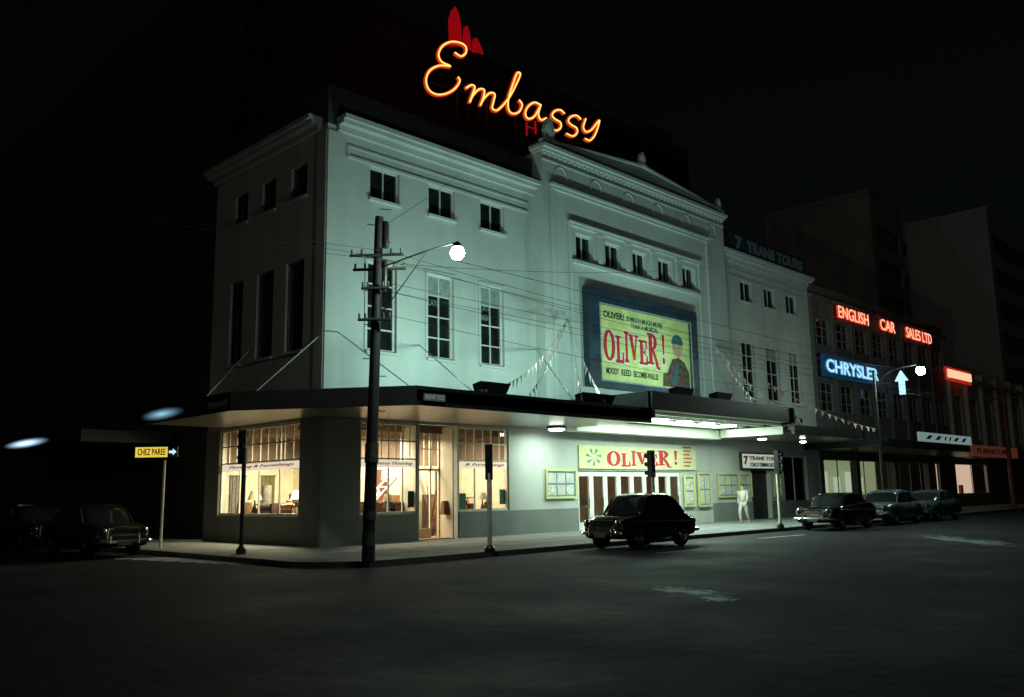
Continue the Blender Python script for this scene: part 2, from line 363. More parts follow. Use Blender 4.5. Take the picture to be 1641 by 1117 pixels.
one(FR,'corner_pier','pier',T,-.03,SH[0][0]-.02,.004,.03,zs0-.02,3.99)  # sheets over the wall ends, shade put into their darker colour
one(SD,'corner_pier','pier',T,0.,SS[0][0]-.02,.004,.03,zs0-.02,3.99)
one(SD,'corner_pier','pier',T,SS[0][1]+.02,uS,.004,.03,zs0-.02,3.99)
# central block
DC=.5
cz=FR.px(1010,290,DC+.3)[1]
CW=[(FR.px(a,y,DC)[0],FR.px(b,y,DC)[0],0,0) for a,b,y in [(923,951,397),(970,996,411),(1014,1037,424),(1055,1078,436),(1094,1115,448)]]
cw0=FR.px(937,417,DC)[1]; cw1=FR.px(937,377,DC)[1]
CW=[(a,b,cw0,cw1) for a,b,_,_ in CW]
m=MB(); wall(m,FR,uC0,uC1,4.4,cz,CW,d=DC,rev=.3); m.quad(FR.P(uC0,0,4.4),FR.P(uC0,DC,4.4),FR.P(uC0,DC,cz),FR.P(uC0,0,cz)); m.quad(FR.P(uC1,0,4.4),FR.P(uC1,DC,4.4),FR.P(uC1,DC,cz),FR.P(uC1,0,cz))
m.quad(FR.P(uC0,-8,ZC-.5),FR.P(uC0,0,ZC-.5),FR.P(uC0,0,cz),FR.P(uC0,-8,cz))
m.build('central_wall','wall',T)
for w in CW: window(FR,w,T,d=DC-.2,cols=2)
for i in range(4):
    c=(CW[i][1]+CW[i+1][0])/2
    m=MB(); m.pbox(FR,c-.16,c+.16,DC+.002,DC+.07,cw0,cw1+.1); m.pbox(FR,c-.2,c+.2,DC+.002,DC+.1,cw1+.1,cw1+.2)
    m.build('window_pilaster','trim',T)
a0=FR.px(885,450,DC)[0]; a1=FR.px(1136,450,DC)[0]; zo=FR.px(1010,342,DC)[1]
b0=FR.px(913,450,DC)[0]; b1=FR.px(1123,480,DC)[0]; zi=FR.px(1018,390,DC)[1]
m=MB()
m.pbox(FR,a0,a1,DC+.002,DC+.10,zo-.14,zo).pbox(FR,a0-.05,a1+.05,DC+.002,DC+.17,zo,zo+.1)
m.pbox(FR,a0,a0+.18,DC+.002,DC+.07,4.6,zo-.14).pbox(FR,a1-.18,a1,DC+.002,DC+.07,4.6,zo-.14)
m.build('outer_moulding','trim',T)
m=MB()
m.pbox(FR,b0,b1,DC+.002,DC+.10,zi-.12,zi).pbox(FR,b0-.04,b1+.04,DC+.002,DC+.15,zi,zi+.08)
m.pbox(FR,b0,b0+.14,DC+.002,DC+.07,4.6,zi-.12).pbox(FR,b1-.14,b1,DC+.002,DC+.07,4.6,zi-.12)
m.build('inner_moulding','trim',T)
one(FR,'window_ledge','trim',T,b0+.145,b1-.145,DC+.002,DC+.14,cw0-.26,cw0-.12)
uM=(uC0+uC1)/2
m=MB()
m.pbox(FR,uC0-.04,uC1+.04,-.1,DC+.14,cz,cz+.12).pbox(FR,uC0-.10,uC1+.10,-.1,DC+.26,cz+.12,cz+.26)
n=44
for i in range(n):
    u=uC0+(uC1-uC0)*(i+.5)/n; m.pbox(FR,u-.06,u+.06,DC+.002,DC+.09,cz-.10,cz+.01)
m.build('central_cornice','trim',T)
one(FR,'frieze_moulding','trim',T,uC0,uC1,DC+.002,DC+.05,cz-.36,cz-.29)
zp=cz+.263; AP=.78
m=MB(); m.pprism(FR,[(uC0,zp),(uC1,zp),(uC1,zp+.12),(uM,zp+AP),(uC0,zp+.12)],-.2,DC+.02)
m.build('pediment','trim',T)
m=MB()
m.pprism(FR,[(uC0-.05,zp+.123),(uM,zp+AP+.003),(uC1+.05,zp+.123),(uC1+.05,zp+.22),(uM,zp+AP+.11),(uC0-.05,zp+.22)],DC-.1,DC+.13)
m.build('pediment_cornice','trim',T)
def finial(u,z,s):
    m=MB(); m.pbox(FR,u-.34*s,u+.34*s,DC-.3,DC+.15,z,z+.25*s)
    poly=[(u-.28*s,z+.25*s),(u+.28*s,z+.25*s),(u+.36*s,z+.7*s),(u+.2*s,z+1.15*s),(u,z+1.35*s),(u-.2*s,z+1.15*s),(u-.36*s,z+.7*s)]
    m.pprism(FR,poly,DC-.1,DC+.1)
    for k in range(-2,3): m.tube([FR.P(u+k*.04*s,DC+.1,z+.35*s),FR.P(u+k*.12*s,DC+.12,z+(1.12-.12*abs(k))*s)],.035*s,6)
    m.build('finial','trim',T)
finial(uC0+.45,zp+.1,.85); finial(uM,zp+AP,.55); finial(uC1-.4,zp+.1,.55)
for i in range(6):
    u=uC0+(uC1-uC0)*(i+.5)/6; z=(zo+.1+cz-.36)/2; r=.36
    MB().tube([FR.P(u+r*cos(q),DC+.005,z+r*sin(q)) for q in [2*pi*j/20 for j in range(21)]],.035,6).build('roundel','trim',T,True)
def cornice(pl,u0,u1,z,nm,mt,e0=.0,e1=.0):
    m=MB(); m.pbox(pl,u0-.15*e0,u1+.15*e1,0.,.14,z-.2,z-.001).pbox(pl,u0-.35*e0,u1+.35*e1,-.1,.38,z+.001,z+.13).pbox(pl,u0-.45*e0,u1+.45*e1,-.1,.50,z+.133,z+.28)
    m.build(nm,mt,T)
cornice(FR,.35,uC0-.02,ZC,'front_cornice','trim'); cornice(FR,uC1+.02,uR-.1,ZC,'front_cornice','trim',0,.4)
cornice(SD,.35,uS,ZC,'side_cornice','wall2',0,.5)
one(FR,'parapet','roof',T,.02,uC0-.01,-.5,-.02,ZC+.002,ZC+1.36); one(SD,'parapet','roof',T,.505,uS,-.5,-.02,ZC+.002,ZC+1.36); one(FR,'parapet','roof',T,uC1+.01,uR,-.9,-.25,ZC+.2,ZC+.8)  # parapets coloured dark for the shade above the cornice
one(FR,'corner_pilaster','trim',T,.0,.55,.003,.05,4.5,ZC-.24); one(SD,'corner_pilaster','wall2',T,0.,.5,.003,.05,4.5,ZC-.24)
for (p,q) in ((.75,uC0-.3),(uC1+.3,uR-.3)):
    m=MB(); m.pbox(FR,p,q,.002,.04,ZC-.62,ZC-.55).pbox(FR,p,q,.002,.055,ZC-1.0,ZC-.91).pbox(FR,p,p+.08,.002,.035,ZC-.91,ZC-.62).pbox(FR,q-.08,q,.002,.035,ZC-.91,ZC-.62)
    m.build('frieze_moulding','trim',T)
RG=[(g(1205,790),g(1236,790),G,3.0),(g(1258,790),g(1296,790),.9,3.4)]
m=MB(); wall(m,FR,uC1,uR,G,ZC,RU+RL+RG); m.quad(FR.P(uR,0,G),FR.P(uR,-12,G),FR.P(uR,-12,ZC),FR.P(uR,0,ZC)); m.build('front_wall','wall',T)
for w in RU: window(FR,w,T,cols=2)
for w in RL: window(FR,w,T,cols=2,tr=[.25,.5,.75],fw=.09)
window(FR,RG[1],T,cols=2,sill=None)
one(FR,'door','ink',T,RG[0][0],RG[0][1],-.3,-.24,G,3.0)
MB().box(.55,uR-.1,.55,12,ZC-.15,ZC-.02).build('roof','roof',T)
ax1=Pl((0,8,0),(1,0,0)).px(1102,240)[0]; ax0=Pl((0,8,0),(1,0,0)).px(372,200)[0]; azt=Pl((0,8,0),(1,0,0)).px(770,86)[1]
MB().box(ax0,ax1,8,42,G,azt).build('auditorium_block','brown',T)
MB().box(ax1-4,ax1-1.5,8.2,10,azt+.001,azt+.8).build('roof_vent','brown',T)
an=MB(); AN=Pl((.7,0,0),(0,1,0),(-1,0,0))
h=[sorted((AN.px(222,570)[0],AN.px(238,570)[0]))+[AN.px(230,604)[1],AN.px(230,540)[1]],sorted((AN.px(296,380)[0],AN.px(318,380)[0]))+[zu0,zu1]]
wall(an,AN,uS,34,G,ZC-.4,h); an.quad((.7,uS,ZC-.4),(.7,34,ZC-.4),(ax0+3,34,ZC-.4),(ax0+3,uS,ZC-.4)); an.build('side_annex_wall','brown',T)
window(AN,h[0],T,cols=2,rows=4,pm='dimwin',fm='dframe',sill=None); window(AN,h[1],T,cols=2,rows=2,fm='dframe',sill=None)
for a,b in ((.0,SH[0][1]-.02),(SH[2][0],g(925)),(g(1140),RG[0][0]),(RG[0][1],uR)): one(FR,'dado','dado',T,a,b,.003,.035,G,zs0-.021)
one(SD,'dado','dado',T,.04,uS,.003,.035,G,zs0-.021)

# ---- canopy
ZF0,ZF1=4.0,4.47
c1=pz(370,631,ZF1); c2=pz(668,621,ZF1); xs_=c1.x; yf=c2.y
PF=Pl((0,yf,0),(1,0,0)); PSx=Pl((xs_,0,0),(0,1,0),(-1,0,0))
ye=PSx.px(215,668)[0]; xa=PF.px(1043,650)[0]; xb=PF.px(1271,670)[0]; xe=PF.px(1421,705)[0]
polyL=[(xs_,ye),(xs_,c1.y),(c2.x,yf),(xa,yf),(xa,-.06),(-.06,-.06),(-.06,ye)]
can=MB().zprism([(x+(.05 if x<-1 else 0),y) for x,y in polyL],ZF0+.12,ZF1-.05).build('canopy','fas',T)
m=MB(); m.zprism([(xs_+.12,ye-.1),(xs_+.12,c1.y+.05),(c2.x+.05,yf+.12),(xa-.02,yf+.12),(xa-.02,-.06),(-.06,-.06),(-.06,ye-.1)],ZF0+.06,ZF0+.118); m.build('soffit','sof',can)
m=MB()
def fasc(a,b,z0,z1,t=.1):
    a=V((*a,0));b=V((*b,0)); dd=(b-a).normalized(); nn=V((-dd.y,dd.x,0))*t
    for (p,q,zz0,zz1,k) in ((a,b,z0,z1,1.),(a,b,z1,z1+.06,1.6)):
        m.prism([p+V((0,0,zz0)),q+V((0,0,zz0)),q+nn*k+V((0,0,zz0)),p+nn*k+V((0,0,zz0))],[p+V((0,0,zz1)),q+V((0,0,zz1)),q+nn*k+V((0,0,zz1)),p+nn*k+V((0,0,zz1))])
fasc((xs_,ye),(xs_,c1.y),ZF0,ZF1); fasc((xs_,c1.y),(c2.x,yf),ZF0,ZF1); fasc((c2.x,yf),(xa,yf),ZF0,ZF1)
m.build('fascia','fas',can)
zc0=PF.px(1046,656)[1]; zc1=PF.px(1046,629)[1]
cc=MB().box(xa+.01,xb,yf+.02,-DC-.02,zc0+.1,zc1-.04).build('central_canopy','fas',T)
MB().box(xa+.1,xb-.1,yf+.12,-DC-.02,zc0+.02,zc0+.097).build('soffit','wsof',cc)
for i in range(5):
    y=yf+.5+(abs(yf)-1.2)*i/4; MB().box(xa+.1,xb-.1,y,y+.14,zc0-.10,zc0+.018).build('soffit_rib','wsof',cc)
m=MB(); fasc((xa,yf),(xb,yf),zc0,zc1); fasc((xa,-DC-.05),(xa,yf-.1),zc0-.3,zc1-.01); fasc((xb,yf-.1),(xb,-DC-.05),zc0-.3,zc1-.01); m.build('fascia','fas',cc)
MB().box(xa+.1,xb-.15,-1.2,-.6,ZF0-.05,zc0-.14).build('soffit_beam','wsof',cc)
MB().box(xb-.35,xb-.12,yf+.35,-1.25,ZF0,zc0-.14).build('soffit_beam','wsof',cc)
rc=MB().box(xb+.02,xe,yf+.02,-.02,ZF0+.12,ZF1-.1).build('canopy','fas',T)
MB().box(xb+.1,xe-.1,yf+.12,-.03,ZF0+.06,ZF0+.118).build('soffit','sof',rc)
m=MB(); fasc((xb+.03,yf),(xe,yf),ZF0,ZF1-.12); fasc((xe,yf-.1),(xe,-.1),ZF0,ZF1-.13); m.build('fascia','fas',rc)
def canlamp(x,y,z,r=.2,p=45,col=(.74,1.,.82)):
    f=MB().lathe((x,y,z-.1),[(r*1.25,0.),(r*1.3,.05),(r*1.1,.1)],14).build('canopy_lamp','metal',T,True)
    MB().lathe((x,y,z-.18),[(r*.4,0.),(r*.9,.025),(r,.078)],14).build('diffuser','can',f,True)
    area('canopy_lamp_light',(x,y,z-.2),(x,y,0),r*1.6,r*1.6,p,col)
p=pz(892,690,ZF0-.1); canlamp(p.x,max(p.y,yf+.6),ZF0+.06,.30,80)
for k in range(5): canlamp(xa+1.5+k*1.7,-2.9,zc0+.02,.32,128)
canlamp(xb+1.4,-2.4,ZF0+.06,.2,60); canlamp(xb+5.5,-2.4,ZF0+.06,.15,12)
area('soffit_fill_light',((xa+xb)/2,-1.6,ZF0+.05),((xa+xb)/2,-2.6,zc0+.1),9,.15,150,(.74,1.,.82))  # added fill without a fixture, aimed up to brighten the white soffit
def rod(pl,xw,yw,xc,yc,onf=True):
    u,z=pl.px(xw,yw); a=pl.P(u,0,z)
    if onf: u2,_=PF.px(xc,yc); b=PF.P(u2,-.2,ZF1)
    else: u2,_=PSx.px(xc,yc); b=PSx.P(u2,-.2,ZF1)
    MB().tube([a,b],.018,6).build('tie_rod','trim',T)
rod(FR,540,531,668,640); rod(FR,672,553,770,645); rod(FR,860,560,930,650); rod(SD,513,537,400,640,False); rod(SD,400,560,315,645,False); rod(FR,1165,600,1290,690)
# ---- shopfront
for w,c in ((SH[0],4),(SH[2],3)):
    window(FR,w,T,cols=c,tr=[.60,.80],fm='cream',pm='glass',sill=None,name='shop_window',d=-.1)
w=SS[0]; window(SD,w,T,cols=4,tr=[.60,.80],fm='cream',pm='glass',sill=None,name='shop_window',d=-.1)
for pl,w,c in ((FR,SH[0],8),(FR,SH[2],6),(SD,SS[0],10)):
    zt=w[2]+(w[3]-w[2])*.60
    for i in range(1,c): u=w[0]+(w[1]-w[0])*i/c; one(pl,'transom_bar','cream',T,u-.014,u+.014,-.1,-.065,zt,w[3]-.07)
w=SH[1]; m=MB(); D=-1.0
for (a,b) in ((w[0],w[0]+.45),(w[1]-.45,w[1])): m.pbox(FR,a,a+.06,D,D+.06,G,zs1).pbox(FR,b-.06,b,D,D+.06,G,zs1)
m.pbox(FR,w[0],w[1],D,D+.06,2.45,2.53); m.pbox(FR,w[0]+.45,w[1]-.45,D,D+.05,G,G+.35)
for k in range(1,5): u=w[0]+(w[1]-w[0])*k/5; m.pbox(FR,u-.015,u+.015,D,D+.04,2.53,zs1)
m.pbox(FR,w[0],w[1],D,D+.04,3.2,3.23)
m.pbox(FR,w[0]-.03,w[0],D,-.2,G,zs1); m.pbox(FR,w[1],w[1]+.03,D,-.2,G,zs1)
d_=m.build('shop_door','cream',T); MB().quad(FR.P(w[0],D+.02,G),FR.P(w[1],D+.02,G),FR.P(w[1],D+.02,zs1),FR.P(w[0],D+.02,zs1)).build('pane','glass',d_)
MB().pbox(FR,w[0]+.62,w[0]+.66,D+.05,D+.1,1.0,1.4).build('handle','chrome',d_)
def band(pl,w,t0,t1,body,label,mt='redink'):
    z0=w[2]+(w[3]-w[2])*t0; z1=w[2]+(w[3]-w[2])*t1; r=thing('shop_sign_band',label,'sign',pl.P((w[0]+w[1])/2,-.05,z0))
    MB().pbox(pl,w[0]+.06,w[1]-.06,-.075,-.055,z0,z1).build('panel','warmlit',r)
    m=MB()
    if pl is SD:
        q=Pl(pl.P(w[0]+w[1],0,0),-pl.u,pl.n); text(m,q,body,w[0]+.6,w[1]-.4,z0+.07,z1-.05,-.05,.0,.35)
    else: text(m,pl,body,w[0]+.35,w[1]-.2,z0+.06,z1-.05,-.05,.0,.35)
    m.build('lettering',mt,r); return r
band(FR,SH[0],.505,.585,'Embassy Flooring','white window band with red script Embassy Flooring left of the shop door')
band(FR,SH[2],.505,.585,'& Furnishings','white window band with red script Furnishings right of the shop door')
band(SD,SS[0],.505,.585,'Flooring & Furnishings','white window band with red script on the side street shop window')
# shop room
X0,X1,Y0,Y1=.35,g(818)+.3,.3,uS-.15
m=MB(); m.quad((X1,Y0,G),(X1,Y1,G),(X1,Y1,2.7),(X1,Y0,2.7)); m.quad((X0,Y1,G),(X1,Y1,G),(X1,Y1,2.7),(X0,Y1,2.7)); m.box(X0+3.2,X1,3.0,3.1,G,2.7); m.box(3.5,3.6,3.1,Y1,G,2.7)
m.build('shop_interior_wall','warmwall',T)
m=MB(); m.quad((X0,Y0,zs1+.05),(X1,Y0,zs1+.05),(X1,Y1,zs1+.05),(X0,Y1,zs1+.05)); m.quad((X1,Y0,2.7),(X1,Y1,2.7),(X1,Y1,zs1+.05),(X1,Y0,zs1+.05)); m.quad((X0,Y1,2.7),(X1,Y1,2.7),(X1,Y1,zs1+.05),(X0,Y1,zs1+.05)); m.box(X0+3.2,X1,3.0,3.1,2.701,zs1); m.box(3.5,3.6,3.1,Y1,2.701,zs1)
for k in range(6): m.box(X0,X1,.8+k*1.0,.9+k*1.0,3.75,zs1+.04)
m.build('shop_bulkhead','bulk',T)
MB().box(X0,X1,.3,Y1,G+.003,G+.02).build('shop_floor','warmfloor',T)
area('shop_ceiling_light',(3,1.6,3.6),(3,2.0,0),4.5,1.0,470,(1,.84,.60)); area('shop_ceiling_light',(1.7,4.2,3.6),(1.7,4.2,0),1.5,2.5,440,(1,.90,.58)); area('shop_ceiling_light',(6.6,1.5,3.6),(6.6,1.8,0),1.6,1.2,180,(1,.84,.60))
M['rug1']=mat('rug_tan',(.30,.20,.10),.9,noise=.5,ns=9); M['rug2']=mat('rug_rust',(.20,.07,.04),.9,noise=.5,ns=9); M['rug3']=mat('rug_grey',(.17,.16,.14),.9,noise=.5,ns=9); M['rug4']=mat('rug_dark',(.035,.03,.03),.9,noise=.5,ns=9)
M['rug5']=mat('rug_olive',(.15,.13,.07),.9,noise=.6,ns=9); M['rug6']=mat('rug_cream',(.50,.42,.28),.9,noise=.4,ns=9)
one(FR,'window_platform','wood',T,SH[0][0],SH[0][1],-1.2,-.32,G+.03,zs0-.1); one(FR,'window_platform','wood',T,SH[2][0],SH[2][1],-1.2,-.32,G+.03,zs0-.1); one(SD,'window_platform','wood',T,SS[0][0],SS[0][1],-1.1,-.32,G+.03,zs0-.1)
zpz=zs0-.098
def good(x,y,kind,where):
    s=random.uniform(.8,1.4); mt=random.choice(['rug1','rug2','rug3','rug4','rug4','dwood','rug5','rug6','wood'])
    if kind==0:
        o=MB().lathe((x,y,zpz),[(.07*s,0),(.13*s,.12*s),(.10*s,.26*s),(.04*s,.34*s),(.055*s,.4*s)],12).build('vase',mt,None,True); tag(o,'small vase on the display platform '+where,'vase','vases '+where)
    elif kind==1:
        m=MB(); m.prism([(x-.22*s,y-.1,zpz),(x+.22*s,y-.1,zpz),(x+.22*s,y+.12,zpz),(x-.22*s,y+.12,zpz)],[(x-.18*s,y-.02,zpz+.38*s),(x+.18*s,y-.02,zpz+.38*s),(x+.18*s,y+.1,zpz+.36*s),(x-.18*s,y+.1,zpz+.36*s)]); o=m.build('cushion',mt,None,True); tag(o,'small cushion leaning on the display platform '+where,'cushion','cushions '+where)
    elif kind==2:
        m=MB()
        for k in range(3): m.tube([(x-.3*s,y+.12*(k%2)+.0,zpz+.09+.15*k),(x+.3*s,y+.12*(k%2),zpz+.09+.15*k)],.085,10)
        o=m.build('rug_bundle',mt,None,True); tag(o,'bundle of small rolled rugs on the platform '+where,'rugs','rug bundles '+where)
    elif kind==3:
        t=thing('side_table','small stool-sized side table displayed '+where,'table',(x,y,zpz),0,'side tables '+where)
        MB().lathe((x,y,zpz+.42*s),[(.22*s,0),(.23*s,.02),(.22*s,.04)],14).build('tabletop','wood',t)
        for q in range(3): MB().tube([(x+.06*cos(q*2.1),y+.06*sin(q*2.1),zpz+.43*s),(x+.17*s*cos(q*2.1),y+.17*s*sin(q*2.1),zpz)],.014,5).build('leg','dwood',t)
    else:
        t=thing('table_lamp','small table lamp with pale shade standing '+where,'lamp',(x,y,zpz),0,'table lamps '+where)
        MB().lathe((x,y,zpz),[(.09*s,0),(.10*s,.1*s),(.03*s,.3*s),(.015,.5*s)],12).build('stand',mt,t,True); MB().lathe((x,y,zpz+.45*s),[(.19*s,0),(.10*s,.24*s)],14).build('lamp_shade','rug6',t,True)
random.seed(21)
for i,x in enumerate([1.55,1.8,2.05,2.35,2.65,2.9,3.2,3.45,3.65]): good(x,random.uniform(.5,1.05),[0,4,3,2,1,0,4,2,1][i],'behind the left front shop window')
for i,x in enumerate([5.55,5.8,6.1,6.35,6.65,6.95,7.25,7.55]): good(x,random.uniform(.5,1.05),[1,4,0,2,3,1,4,0][i],'behind the right front shop window')
for i,y in enumerate([1.3,1.65,2.0,2.35,2.7,3.05,3.4,3.8,4.2,4.6,5.0,5.4,5.8]): good(random.uniform(.5,1.0),y,[0,4,1,3,2,0,4,1,2,0,3,4,1][i],'behind the side street shop window')
def roll(x,y,h,r,mt,label,lean=.1):
    m=MB(); m.tube([(x,y,G+.02),(x+lean,y+.15,G+h)],r,14); o=m.build('carpet_roll',mt,None,True); tag(o,label,'carpet','carpet rolls in the corner shop')
roll(1.8,1.5,2.2,.16,'rug1','tan carpet roll standing leftmost behind the front shop window'); roll(2.25,1.7,1.9,.18,'rug3','grey carpet roll standing second from left in front shop window'); roll(3.5,1.5,2.0,.15,'rug2','rust coloured carpet roll standing near the shop door')
roll(1.4,5.6,1.9,.17,'rug3','grey carpet roll in the side street shop window'); roll(1.5,3.1,1.6,.15,'rug5','short olive carpet roll in the side street shop window')
t=thing('display_ladder','pale slanted display ladder behind the front shop window','ladder',(2.6,.9,G))
for s in (0,.5): MB().tube([(2.2,.8+s,G+.9),(3.5,.8+s,G+2.1)],.05,6).build('rail','white',t)
for k in range(6): MB().box(2.3+k*.2,2.42+k*.2,.82,1.28,G+1.0+k*.19,G+1.04+k*.19).build('rung','white',t)
def armchair(x,y,rz,mt,label):
    t=thing('armchair',label,'armchair',(x,y,G+.02),rz,'armchairs shown in the shop')
    MB().lathe((0,0,0),[(.30,.2),(.37,.26),(.37,.42),(.3,.5)],16).build('seat',mt,t,True,True)
    MB().prism([(-.38,.18,.3),(.38,.18,.3),(.40,.42,.3),(-.40,.42,.3)],[(-.30,.30,1.1),(.30,.30,1.1),(.28,.46,1.1),(-.28,.46,1.1)]).build('backrest',mt,t,local=True)
    for s in (-1,1): MB().tube(smoothpath([(s*.40,.3,.72),(s*.42,0,.68),(s*.40,-.34,.6),(s*.38,-.36,.3)],4),.07,8).build('armrest',mt,t,True,True)
    for a in (-.28,.28):
        for b in (-.25,.3): MB().tube([(a,b,0),(a*.9,b*.9,.22)],.025,6).build('leg','wood',t,local=True)
armchair(3.0,2.0,.5,'rug4','dark armchair behind the left front shop window'); armchair(6.9,2.0,-.3,'rug4','dark armchair behind the right front shop window'); armchair(1.6,4.4,-1.3,'rug5','olive armchair behind the side street shop window'); armchair(1.9,2.4,-1.0,'rug4','dark armchair deep inside behind the side street window')
t=thing('potted_branches','tall bare branches in a pot by the right front shop window','plant',(6.0,2.0,G+.02))
MB().lathe((6.,2.,G+.02),[(.12,0),(.2,.2),(.15,.4)],14).build('pot','rug4',t,True); random.seed(3)
m=MB()
for k in range(16):
    a=random.random()*6.28; rr=.2+.5*random.random(); m.tube([(6,2,.5),(6+rr*.4*cos(a),2+rr*.4*sin(a),1.3),(6+rr*cos(a),2+rr*sin(a),1.9+.6*random.random())],.012,4)
m.build('branches','dwood',t)
t=thing('display_shelf','tall wooden display shelf of vases behind the side street window','shelf',(3.1,4.2,G))
for k in range(4): MB().box(3.1,3.45,3.2,5.0,.5+k*.55,.54+k*.55).build('shelf_board','dwood',t)
for a in (3.2,4.96): MB().box(3.1,3.45,a,a+.04,G,2.4).build('side_panel','dwood',t)
for k in range(15):
    a=3.35+.32*(k%5); z=.54+.55*(k//5); MB().lathe((3.27,a+.1,z),[(.08,0),(.12,.12),(.05,.26),(.07,.36)],10).build('vase',('rug4','rug2','rug5','rug6')[k%4],t,True)
def flamp(x,y,h,label):
    t=thing('floor_lamp',label,'lamp',(x,y,G+.02),0,'floor lamps shown in the shop')
    MB().lathe((0,0,0),[(.16,0),(.15,.03),(.02,.05),(.015,h-.3)],12).build('stand','dwood',t,True,True); MB().lathe((0,0,h-.32),[(.24,0),(.14,.32)],16).build('lamp_shade','shade',t,True,True)
flamp(4.1,2.4,1.75,'lit floor lamp behind the left front window'); flamp(7.4,2.3,1.7,'lit floor lamp behind the right front window'); flamp(2.4,5.2,1.7,'lit floor lamp seen through the side street window')
def cabinet(x0,x1,y0,y1,h,mt,label):
    t=thing('cabinet',label,'cabinet',((x0+x1)/2,(y0+y1)/2,G+.02),0,'cabinets shown in the shop')
    MB().box(x0,x1,y0,y1,G+.12,G+h).build('carcass',mt,t)
    for a in (x0+.04,x1-.04):
        for b in (y0+.04,y1-.04): MB().tube([(a,b,G+.02),(a,b,G+.12)],.025,6).build('leg','dwood',t)
    for k in range(3): MB().box(x0+.04,x1-.04,y0-.015,y0-.002,G+.16+(h-.2)*k/3,G+.12+(h-.2)*(k+1)/3).build('drawer','wood',t)
cabinet(4.6,5.4,2.3,2.8,1.5,'wood','brown chest of drawers seen past the shop door'); cabinet(6.3,7.0,2.4,2.85,1.5,'dwood','dark chest of drawers behind the right front window'); cabinet(2.5,3.0,5.4,5.9,1.6,'dwood','dark chest of drawers seen through the side window')
def hang(pl,u,w,z0,z1,d,mt,label):
    t=thing('hanging_rug',label,'rug',pl.P(u,d,z0),0,'rugs hung as displays in the shop'); m=MB(); n=8
    for i in range(n): a=u-w/2+w*i/n; dd=d+(.03 if i%2 else 0); m.pbox(pl,a,a+w/n,dd,dd+.02,z0,z1)
    m.build('rug_cloth',mt,t); MB().tube([pl.P(u-w/2-.05,d+.02,z1+.02),pl.P(u+w/2+.05,d+.02,z1+.02)],.02,6).build('rail','dwood',t)
IB=Pl((0,2.97,0),(1,0,0)); IW=Pl((3.47,0,0),(0,1,0),(-1,0,0)); IN=Pl((X0,Y1-.03,0),(1,0,0))
hang(IB,4.15,.6,1.2,2.5,.02,'rug2','rust rug hanging left on the shop back wall'); hang(IB,5.9,.6,1.4,2.5,.02,'rug3','grey rug hanging mid way along the shop back wall'); hang(IB,7.35,.6,1.2,2.5,.02,'rug4','dark rug hanging right on the shop back wall')
hang(IW,5.6,.6,1.1,2.5,.02,'rug1','tan rug hanging on the inner partition wall'); hang(IN,.8,.6,1.0,2.4,.02,'rug3','grey rug hanging on the far wall of the side room'); hang(IN,2.0,.6,1.1,2.4,.02,'rug5','olive rug hanging on the far wall of the side room')
for i,(x,y,l) in enumerate([(660,800,'green price card at the right end of the left front window'),(742,803,'green price card at the left end of the right front window'),(806,796,'green price card at the right end of the right front window')]):
    u,z=FR.px(x,y,-.13); tag(MB().pbox(FR,u-.15,u+.15,-.16,-.145,z-.27,z+.27).build('price_card','green'),l,'card','green price cards in the shop window')
w=LL[2]
for bd,zz in (('LATE',2.05),('NIGHT',1.7)):
    m=MB(); text(m,FR,bd,w[0]+.15,w[0]+.62,w[2]+zz,w[2]+zz+.2,-.145,.0); m.build('window_lettering','dimlet',T)
w=LL[1]; m=MB(); text(m,FR,'LATE',w[0]+.15,w[0]+.62,w[2]+1.9,w[2]+2.1,-.145,.0); m.build('window_lettering','dimlet',T)
# ---- entrance
e0=g(926); e1=g(1140)
zb1=FR.px(1020,717)[1]; zb0=FR.px(1020,752)[1]; zd=zb0-.08
one(FR,'entrance_wall','wall',T,uC0,e0,-.2,0.,G,4.6); one(FR,'entrance_wall','wall',T,e1,uC1,-.2,0,G,4.6); one(FR,'entrance_lintel','wall',T,e0,e1,-.3,-.02,zd,4.6)
m=MB(); m.quad((e0,1.8,G),(e1,1.8,G),(e1,1.8,zd),(e0,1.8,zd)); m.quad((e0,1.8,zd),(e1,1.8,zd),(e1,.3,zd),(e0,.3,zd)); m.box(e0-.05,e0,.3,1.8,G,zd); m.box(e1,e1+.05,.3,1.8,G,zd); m.build('foyer_wall','foyer',T)
nd_=8; ed=g(1092)
for i in range(nd_):
    a=e0+.05+(ed-e0-.05)*i/nd_; b=e0+.05+(ed-e0-.05)*(i+1)/nd_-.02
    f=MB().pbox(FR,a,a+.12,-.2,-.10,G,zd-.02).pbox(FR,b-.12,b,-.2,-.10,G,zd-.02).pbox(FR,a+.12,b-.12,-.2,-.10,zd-.22,zd-.02).pbox(FR,a+.12,b-.12,-.2,-.10,G,G+.3).build('door','white',T)
    MB().pbox(FR,a+.12,b-.12,-.16,-.15,G+.3,zd-.22).build('pane','glass' if i in(0,2,3,5,6) else 'dwood',f); MB().tube([FR.P(b-.17,-.08,1.0),FR.P(b-.17,-.08,1.4)],.02,6).build('handle','chrome',f)
MB().pbox(FR,ed,e1,-.25,-.05,G,zd-.003).build('entrance_side_panel','wall',T)
area('foyer_light',((e0+e1)/2,1.0,zd-.06),((e0+e1)/2,1.0,0),7,.8,28,(1,.78,.52))
def ell(cx,cy,rx,ry,a0=0,a1=2*pi,n=20): return [(cx+rx*cos(a0+(a1-a0)*i/n),cy+ry*sin(a0+(a1-a0)*i/n)) for i in range(n+1)]
def ring(cx,cy,rx,ry,ix,iy,a0=0,a1=2*pi,n=20):
    o=ell(cx,cy,rx,ry,a0,a1,n); i=ell(cx,cy,ix,iy,a0,a1,n); return [[o[k],o[k+1],i[k+1],i[k]] for k in range(n)]
